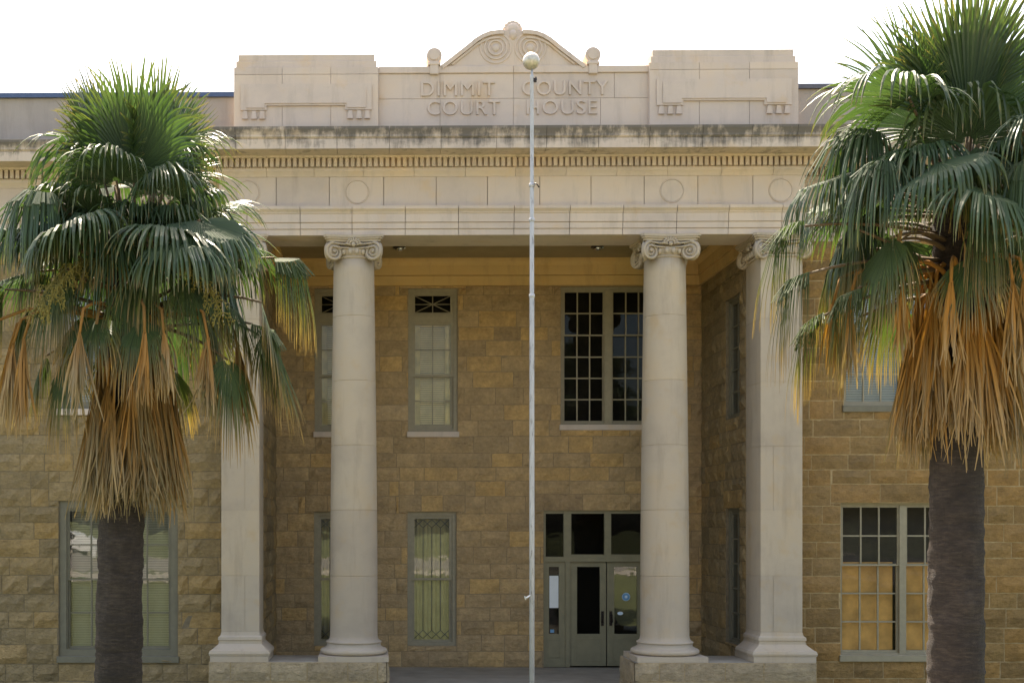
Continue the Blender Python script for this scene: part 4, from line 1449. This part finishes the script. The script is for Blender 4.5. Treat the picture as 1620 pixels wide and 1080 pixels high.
FRONT = -math.pi / 2
def palm(label, px, Y, seed, wb_, wt_, y_apex, skirt_top, skirt_bot, fr_list, n_auto, skirt_r, lean_px, Rb, pet, flowers, far_dead=(), dead='dead'):
    rg = random.Random(seed)
    x = X(px, Y)
    root = thing('fan_palm', label, 'palm tree', (x, Y, 0), 'fan palms flanking the porch')
    def z(p): return H(p, Y, px)
    za = z(y_apex)
    lean = X(px + lean_px, Y) - x
    tr = MB()
    prof = []
    n = 32
    rings = []
    zs_ = [0 + za * k / 140 for k in range(141)]
    for k, zz in enumerate(zs_):
        u = zz / za
        r = wb_ + (wt_ - wb_) * min(1, u * 1.5) + 0.10 * math.exp(-zz / 0.35)
        r += 0.006 * math.sin(k * 2.4 + 3 * math.sin(k * 0.31)) * rg.uniform(0.1, 1.5) + 0.004 * math.sin(k * 5.1)
        row = []
        for j in range(n):
            a = 2 * math.pi * j / n
            rr_ = r + 0.022 * mnoise.noise(Vector((math.cos(a) * 2, math.sin(a) * 2, zz * 3 + seed)))
            row.append(tr.vert((lean * u ** 2 + rr_ * math.cos(a), rr_ * math.sin(a), zz)))
        rings.append(row)
    tr.smooth = True
    for a, b in zip(rings, rings[1:]):
        for j in range(n): tr.face((a[j], a[(j+1)%n], b[(j+1)%n], b[j]))
    tr.smooth = False
    tr.face(rings[-1])
    tr.build('trunk', M['bark'], root)
    # crown: leaf bases and petioles carry the fans
    pe = MB()
    fr = []
    ga = 2.39996
    lst = list(fr_list)
    for k in range(n_auto[0]):          # young fans standing upright
        lst.append((k * ga + rg.uniform(-0.3, 0.3), R(rg.uniform(58, 84)), rg.uniform(0.7, 1.15), rg.uniform(1.0, 1.3), 0.05))
    for k in range(n_auto[1]):          # spreading fans with drooping tips
        v = (k + 0.5) / n_auto[1]
        lst.append((k * ga + 1.0 + rg.uniform(-0.3, 0.3), R(74 - 66 * v + rg.uniform(-9, 9)), rg.uniform(0.65, 1.3), rg.uniform(0.82, 1.05), 0.25 + 0.3 * v))
    for k in range(10):                 # short stalked fans filling the heart, on the street side
        lst.append((FRONT + (k - 4.5) * 0.33 + rg.uniform(-0.15, 0.15), R(rg.uniform(28, 66)), rg.uniform(0.45, 0.8), rg.uniform(0.75, 0.95), rg.uniform(0.3, 0.58)))
    for k in range(n_auto[2]):          # older fans hanging
        v = (k + 0.5) / n_auto[2]
        lst.append((k * ga + 2.1 + rg.uniform(-0.3, 0.3), R(48 - 46 * v + rg.uniform(-10, 10)), rg.uniform(0.65, 1.15), rg.uniform(0.74, 1.0), 0.62 + 0.38 * v))
    for (az, el, ps, rs, u) in lst:
        bl = MB()
        b = (lean + 0.16 * math.cos(az) * (0.4 + u), 0.16 * math.sin(az) * (0.4 + u), za - 0.12 * u + 0.05 - (max(0, u - 0.55) * 1.9))
        if u < 0.2: sp, dp, sg, tj = rg.uniform(55, 82), rg.uniform(0.3, 2.4), 0.10, rg.uniform(0.52, 0.68)
        elif u < 0.6: sp, dp, sg, tj = rg.uniform(75, 110), rg.uniform(3.0, 9.0), rg.uniform(0.1, 0.5), rg.uniform(0.34, 0.54)
        else: sp, dp, sg, tj = rg.uniform(45, 80), rg.uniform(2.0, 6.0), rg.uniform(0.2, 0.7), rg.uniform(0.28, 0.44)
        hg = 0.0 if u < 0.2 else (rg.uniform(0.0, 0.8) if u < 0.6 else rg.uniform(0.8, 2.0))
        if rs < 0: rs, hg, sg, dp, tj = -rs, 0.12, 0.35, 9.0, 0.24
        frond(bl, pe, b, az, el, pet * ps, Rb * rs, rg, 46, R(sp), dp, sg, max(0, (u - 0.7) * 0.35) + rg.uniform(-0.03, 0.04), rg.uniform(0.05, 0.3), rg.uniform(-0.4, 0.4), tj, hg)
        fr.append((bl, u))
    crown = pe.build('crown', M['petiole'], root, recalc=False)
    for bl, u in fr:
        bl.build('frond', M['frond_old'] if u > 0.6 else M['frond'], crown, recalc=False)
    # skirt of dead fans
    pe2 = MB(); dd = []
    zt, zb = z(skirt_top), z(skirt_bot)
    nd = 40
    for k in range(nd):
        u = (k % 8) / 8.0
        az = k * ga + rg.uniform(-0.2, 0.2)
        bl = MB()
        hang = zt + 0.12 - u * (zt - zb) * 0.26
        b = (lean + 0.20 * math.cos(az), 0.20 * math.sin(az), hang + 0.15)
        pp = rg.uniform(0.32, 0.66) * skirt_r
        dead_frond(bl, pe2, b, az, rg, pp, (hang - zb) * rg.uniform(0.74, 1.0) - 0.05, 0.3)
        dd.append(bl)
    # some withered fans hang out from the live crown
    for k in range(7):
        az = rg.uniform(-math.pi, 0.1)
        bl = MB()
        b = (lean + 0.18 * math.cos(az), 0.18 * math.sin(az), za - 0.75)
        dead_frond(bl, pe2, b, az, rg, rg.uniform(1.1, 1.7), rg.uniform(0.7, 1.1), 0.3, 30, True)
        dd.append(bl)
    for (az, pp, L) in far_dead:
        bl = MB()
        dead_frond(bl, pe2, (lean + 0.18 * math.cos(az), 0.18 * math.sin(az), za - 0.75), az, rg, pp, L, 0.3, 40, True)
        dd.append(bl)
    skirt = pe2.build('dead_skirt', M[dead], root, recalc=False)
    for bl in dd: bl.build('dead_frond', M[dead], skirt, recalc=False)
    # spent flower stalks arching out and down
    for k in range(flowers):
        az = -math.pi / 2 + rg.uniform(-1.4, 1.4)
        fl = MB(); fl.tint = rg.uniform(0.4, 0.9)
        d = Vector((math.cos(az) * 0.8, math.sin(az) * 0.8, 0.6)).normalized()
        p = Vector((lean, 0, za - 0.2)); pts = [p.copy()]
        for q in range(12):
            d = (d - UP * 0.16).normalized(); p = p + d * 0.17; pts.append(p.copy())
            if q > 4:
                for e in range(9):
                    dv = Vector((rg.uniform(-1, 1), rg.uniform(-1, 1), rg.uniform(-1.0, 0.1))).normalized()
                    p1 = p + dv * 0.10; p2 = p1 + (dv * 0.5 - UP).normalized() * 0.13
                    fl.tube([p, p1, p2], [0.005, 0.0045, 0.003], 3, False)
                    for h in range(3):
                        fl.ball(p1 + (p2 - p1) * h / 3 + Vector((rg.uniform(-.02, .02), rg.uniform(-.02, .02), 0)), 0.011, 4, 3)
        fl.tube(pts, [0.014 * (1 - 0.06 * q) for q in range(13)], 5)
        fl.build('flower_stalk', M['flower'], root, recalc=False)
    # loose strips hanging free
    for k in range(4):
        az = -math.pi / 2 + rg.uniform(-1.3, 1.3)
        hs = MB(); hs.smooth = True
        p = Vector((lean + 1.3 * math.cos(az), 1.0 * math.sin(az), za - rg.uniform(0.0, 0.6)))
        L = rg.uniform(0.7, 1.4); a0 = None
        for q in range(9):
            wd = 0.022 * (1 - q / 9.0) + 0.003
            sx = math.cos(q * 0.5 + k); sy = math.sin(q * 0.5 + k)
            c_ = p + Vector((0.03 * math.sin(q * 1.1 + k), 0, -L * q / 8))
            a = (hs.vert(c_ - Vector((sx, sy, 0)) * wd, 0.6), hs.vert(c_ + Vector((sx, sy, 0)) * wd, 0.6))
            if a0: hs.face((a0[0], a0[1], a[1], a[0]))
            a0 = a
        hs.build('hanging_strip', M['dead'], root, recalc=False)
    return root

FRONT = -math.pi / 2
left_list = [(FRONT + 0.25, R(80), 0.95, 1.1, 0.03), (FRONT - 0.9, R(80), 0.9, 1.05, 0.05), (FRONT + 3.0, R(72), 1.0, 1.1, 0.05),
             (FRONT + 0.1, R(12), 0.75, 0.95, 0.72), (FRONT - 0.75, R(14), 0.85, 0.95, 0.7), (FRONT + 0.75, R(14), 0.9, 1.0, 0.7),
             (FRONT + 1.25, R(22), 1.5, 1.05, 0.8), (FRONT + 1.6, R(22), 1.55, -1.15, 0.62), (FRONT + 1.2, R(5), 1.4, -1.1, 0.85), (FRONT + 1.4, R(4), 1.5, 1.05, 0.78), (FRONT + 1.0, R(-6), 1.35, 0.95, 0.9), (FRONT - 1.35, R(20), 1.3, -1.05, 0.8)]
right_list = [(FRONT + 0.3, R(82), 1.0, 1.15, 0.02), (FRONT - 0.5, R(74), 1.0, 1.1, 0.05), (FRONT + 2.9, R(74), 0.95, 1.1, 0.05),
              (FRONT - 1.45, R(14), 1.55, -1.15, 0.66), (FRONT - 1.3, R(4), 1.65, -1.1, 0.8), (FRONT - 1.5, R(-6), 1.35, -1.0, 0.9), (FRONT - 1.2, R(-2), 1.2, -1.1, 0.85), (FRONT - 1.5, R(48), 1.15, 1.1, 0.3), (FRONT - 1.0, R(14), 1.0, 1.0, 0.7), (FRONT - 0.2, R(14), 0.75, 0.9, 0.7), (FRONT + 0.6, R(14), 0.8, 0.95, 0.72)]
palm('shorter fan palm with straw coloured dead skirt, left of the courthouse porch', 186, -6.5, 5, 0.30, 0.27, 425, 575, 812, left_list, (5, 30, 20), 0.9, 24, 1.32, 1.05, 3, ((FRONT - 1.30, 1.9, 1.0), (FRONT - 1.15, 1.55, 1.05), (FRONT - 1.4, 1.6, 0.95)))
palm('taller fan palm with orange brown dead skirt, right of the courthouse porch', 1511, -8.0, 9, 0.31, 0.265, 340, 455, 716, right_list, (5, 28, 18), 0.95, 6, 1.3, 1.05, 1, ((FRONT - 1.3, 1.5, 0.9),), 'dead_orange')

# ------------------------------------------------------------------ across the street: what the windows mirror
def car():
    cx, cy = -17.0, -45.5
    root = thing('parked_car', 'white car parked across the street, mirrored in the lower left window', 'car', (cx, cy, 1.6))
    b = MB()
    ol = [(-2.2, 0.32), (2.15, 0.32), (2.2, 0.75), (1.9, 0.88), (1.0, 0.98), (0.35, 1.40), (-1.15, 1.43), (-2.0, 1.05), (-2.25, 0.98)]
    b.extrude_xz(ol, -0.88, 0.88)
    b.build('body', simple('white_car_paint', (0.8, 0.8, 0.8), 0.25, var=0.02), root)
    g_ = MB()
    for s in (-0.885, 0.885):
        g_.quad((0.85, s, 1.0), (0.30, s, 1.35), (-0.35, s, 1.37), (-0.35, s, 0.98))
        g_.quad((-0.42, s, 0.98), (-0.42, s, 1.37), (-1.05, s, 1.37), (-1.6, s, 1.08))
    g_.build('side_window', simple('car_glass', (0.02, 0.02, 0.025), 0.1), root, recalc=False)
    for xw in (-1.35, 1.35):
        for s in (-0.78, 0.78):
            w_ = MB()
            w_.extrude_xz([(xw + 0.33*math.cos(2*math.pi*k/24), 0.33 + 0.33*math.sin(2*math.pi*k/24)) for k in range(24)], s - 0.11, s + 0.11)
            wh = w_.build('wheel', simple('tyre', (0.03, 0.03, 0.03), 0.8), root)
            w_ = MB()
            w_.extrude_xz([(xw + 0.2*math.cos(2*math.pi*k/24), 0.33 + 0.2*math.sin(2*math.pi*k/24)) for k in range(24)], s - 0.115, s + 0.115)
            w_.build('rim', M['chrome'], wh)
car()
leafm = leaf_mat('broadleaf', [(0, (0.05, 0.085, 0.022)), (1, (0.08, 0.12, 0.03))], 0.3, 0.3, 0.6)
for (tx, ty, th, sd_) in ((-30, -60, 8, 1), (-8, -62, 7, 2), (12, -58, 9, 3)):
    rg = random.Random(sd_)
    t_ = thing('broadleaf_tree', 'leafy green tree across the street seen only as a reflection', 'tree', (tx, ty, 1.6), 'trees across the street')
    m = MB(); m.tube([(0, 0, 0), (0.1, 0, th*0.3), (0, 0.1, th*0.6)], [0.3, 0.22, 0.1], 10)
    for k in range(5):
        a = k * 1.256
        m.tube([(0.05, 0, th*0.35), (math.cos(a)*1.2, math.sin(a)*1.2, th*0.55), (math.cos(a)*2.2, math.sin(a)*2.2, th*0.7)], [0.14, 0.09, 0.04], 7)
    m.build('trunk', M['bark'], t_)
    m = MB()
    for c_ in range(26):
        cc = Vector((rg.gauss(0, 1.5), rg.gauss(0, 1.5), th*0.68 + rg.gauss(0, 1.1)))
        for k in range(110):
            d = Vector((rg.gauss(0, 1), rg.gauss(0, 1), rg.gauss(0, 0.8))) * 0.55
            p = cc + d
            u = Vector((rg.uniform(-1, 1), rg.uniform(-1, 1), rg.uniform(-1, 1))).normalized() * 0.16
            v = u.cross(Vector((rg.uniform(-1, 1), rg.uniform(-1, 1), rg.uniform(-1, 1)))).normalized() * 0.10
            m.tint = rg.random()
            m.quad(p - u, p - v, p + u, p + v)
    m.build('crown', leafm, t_, recalc=False)
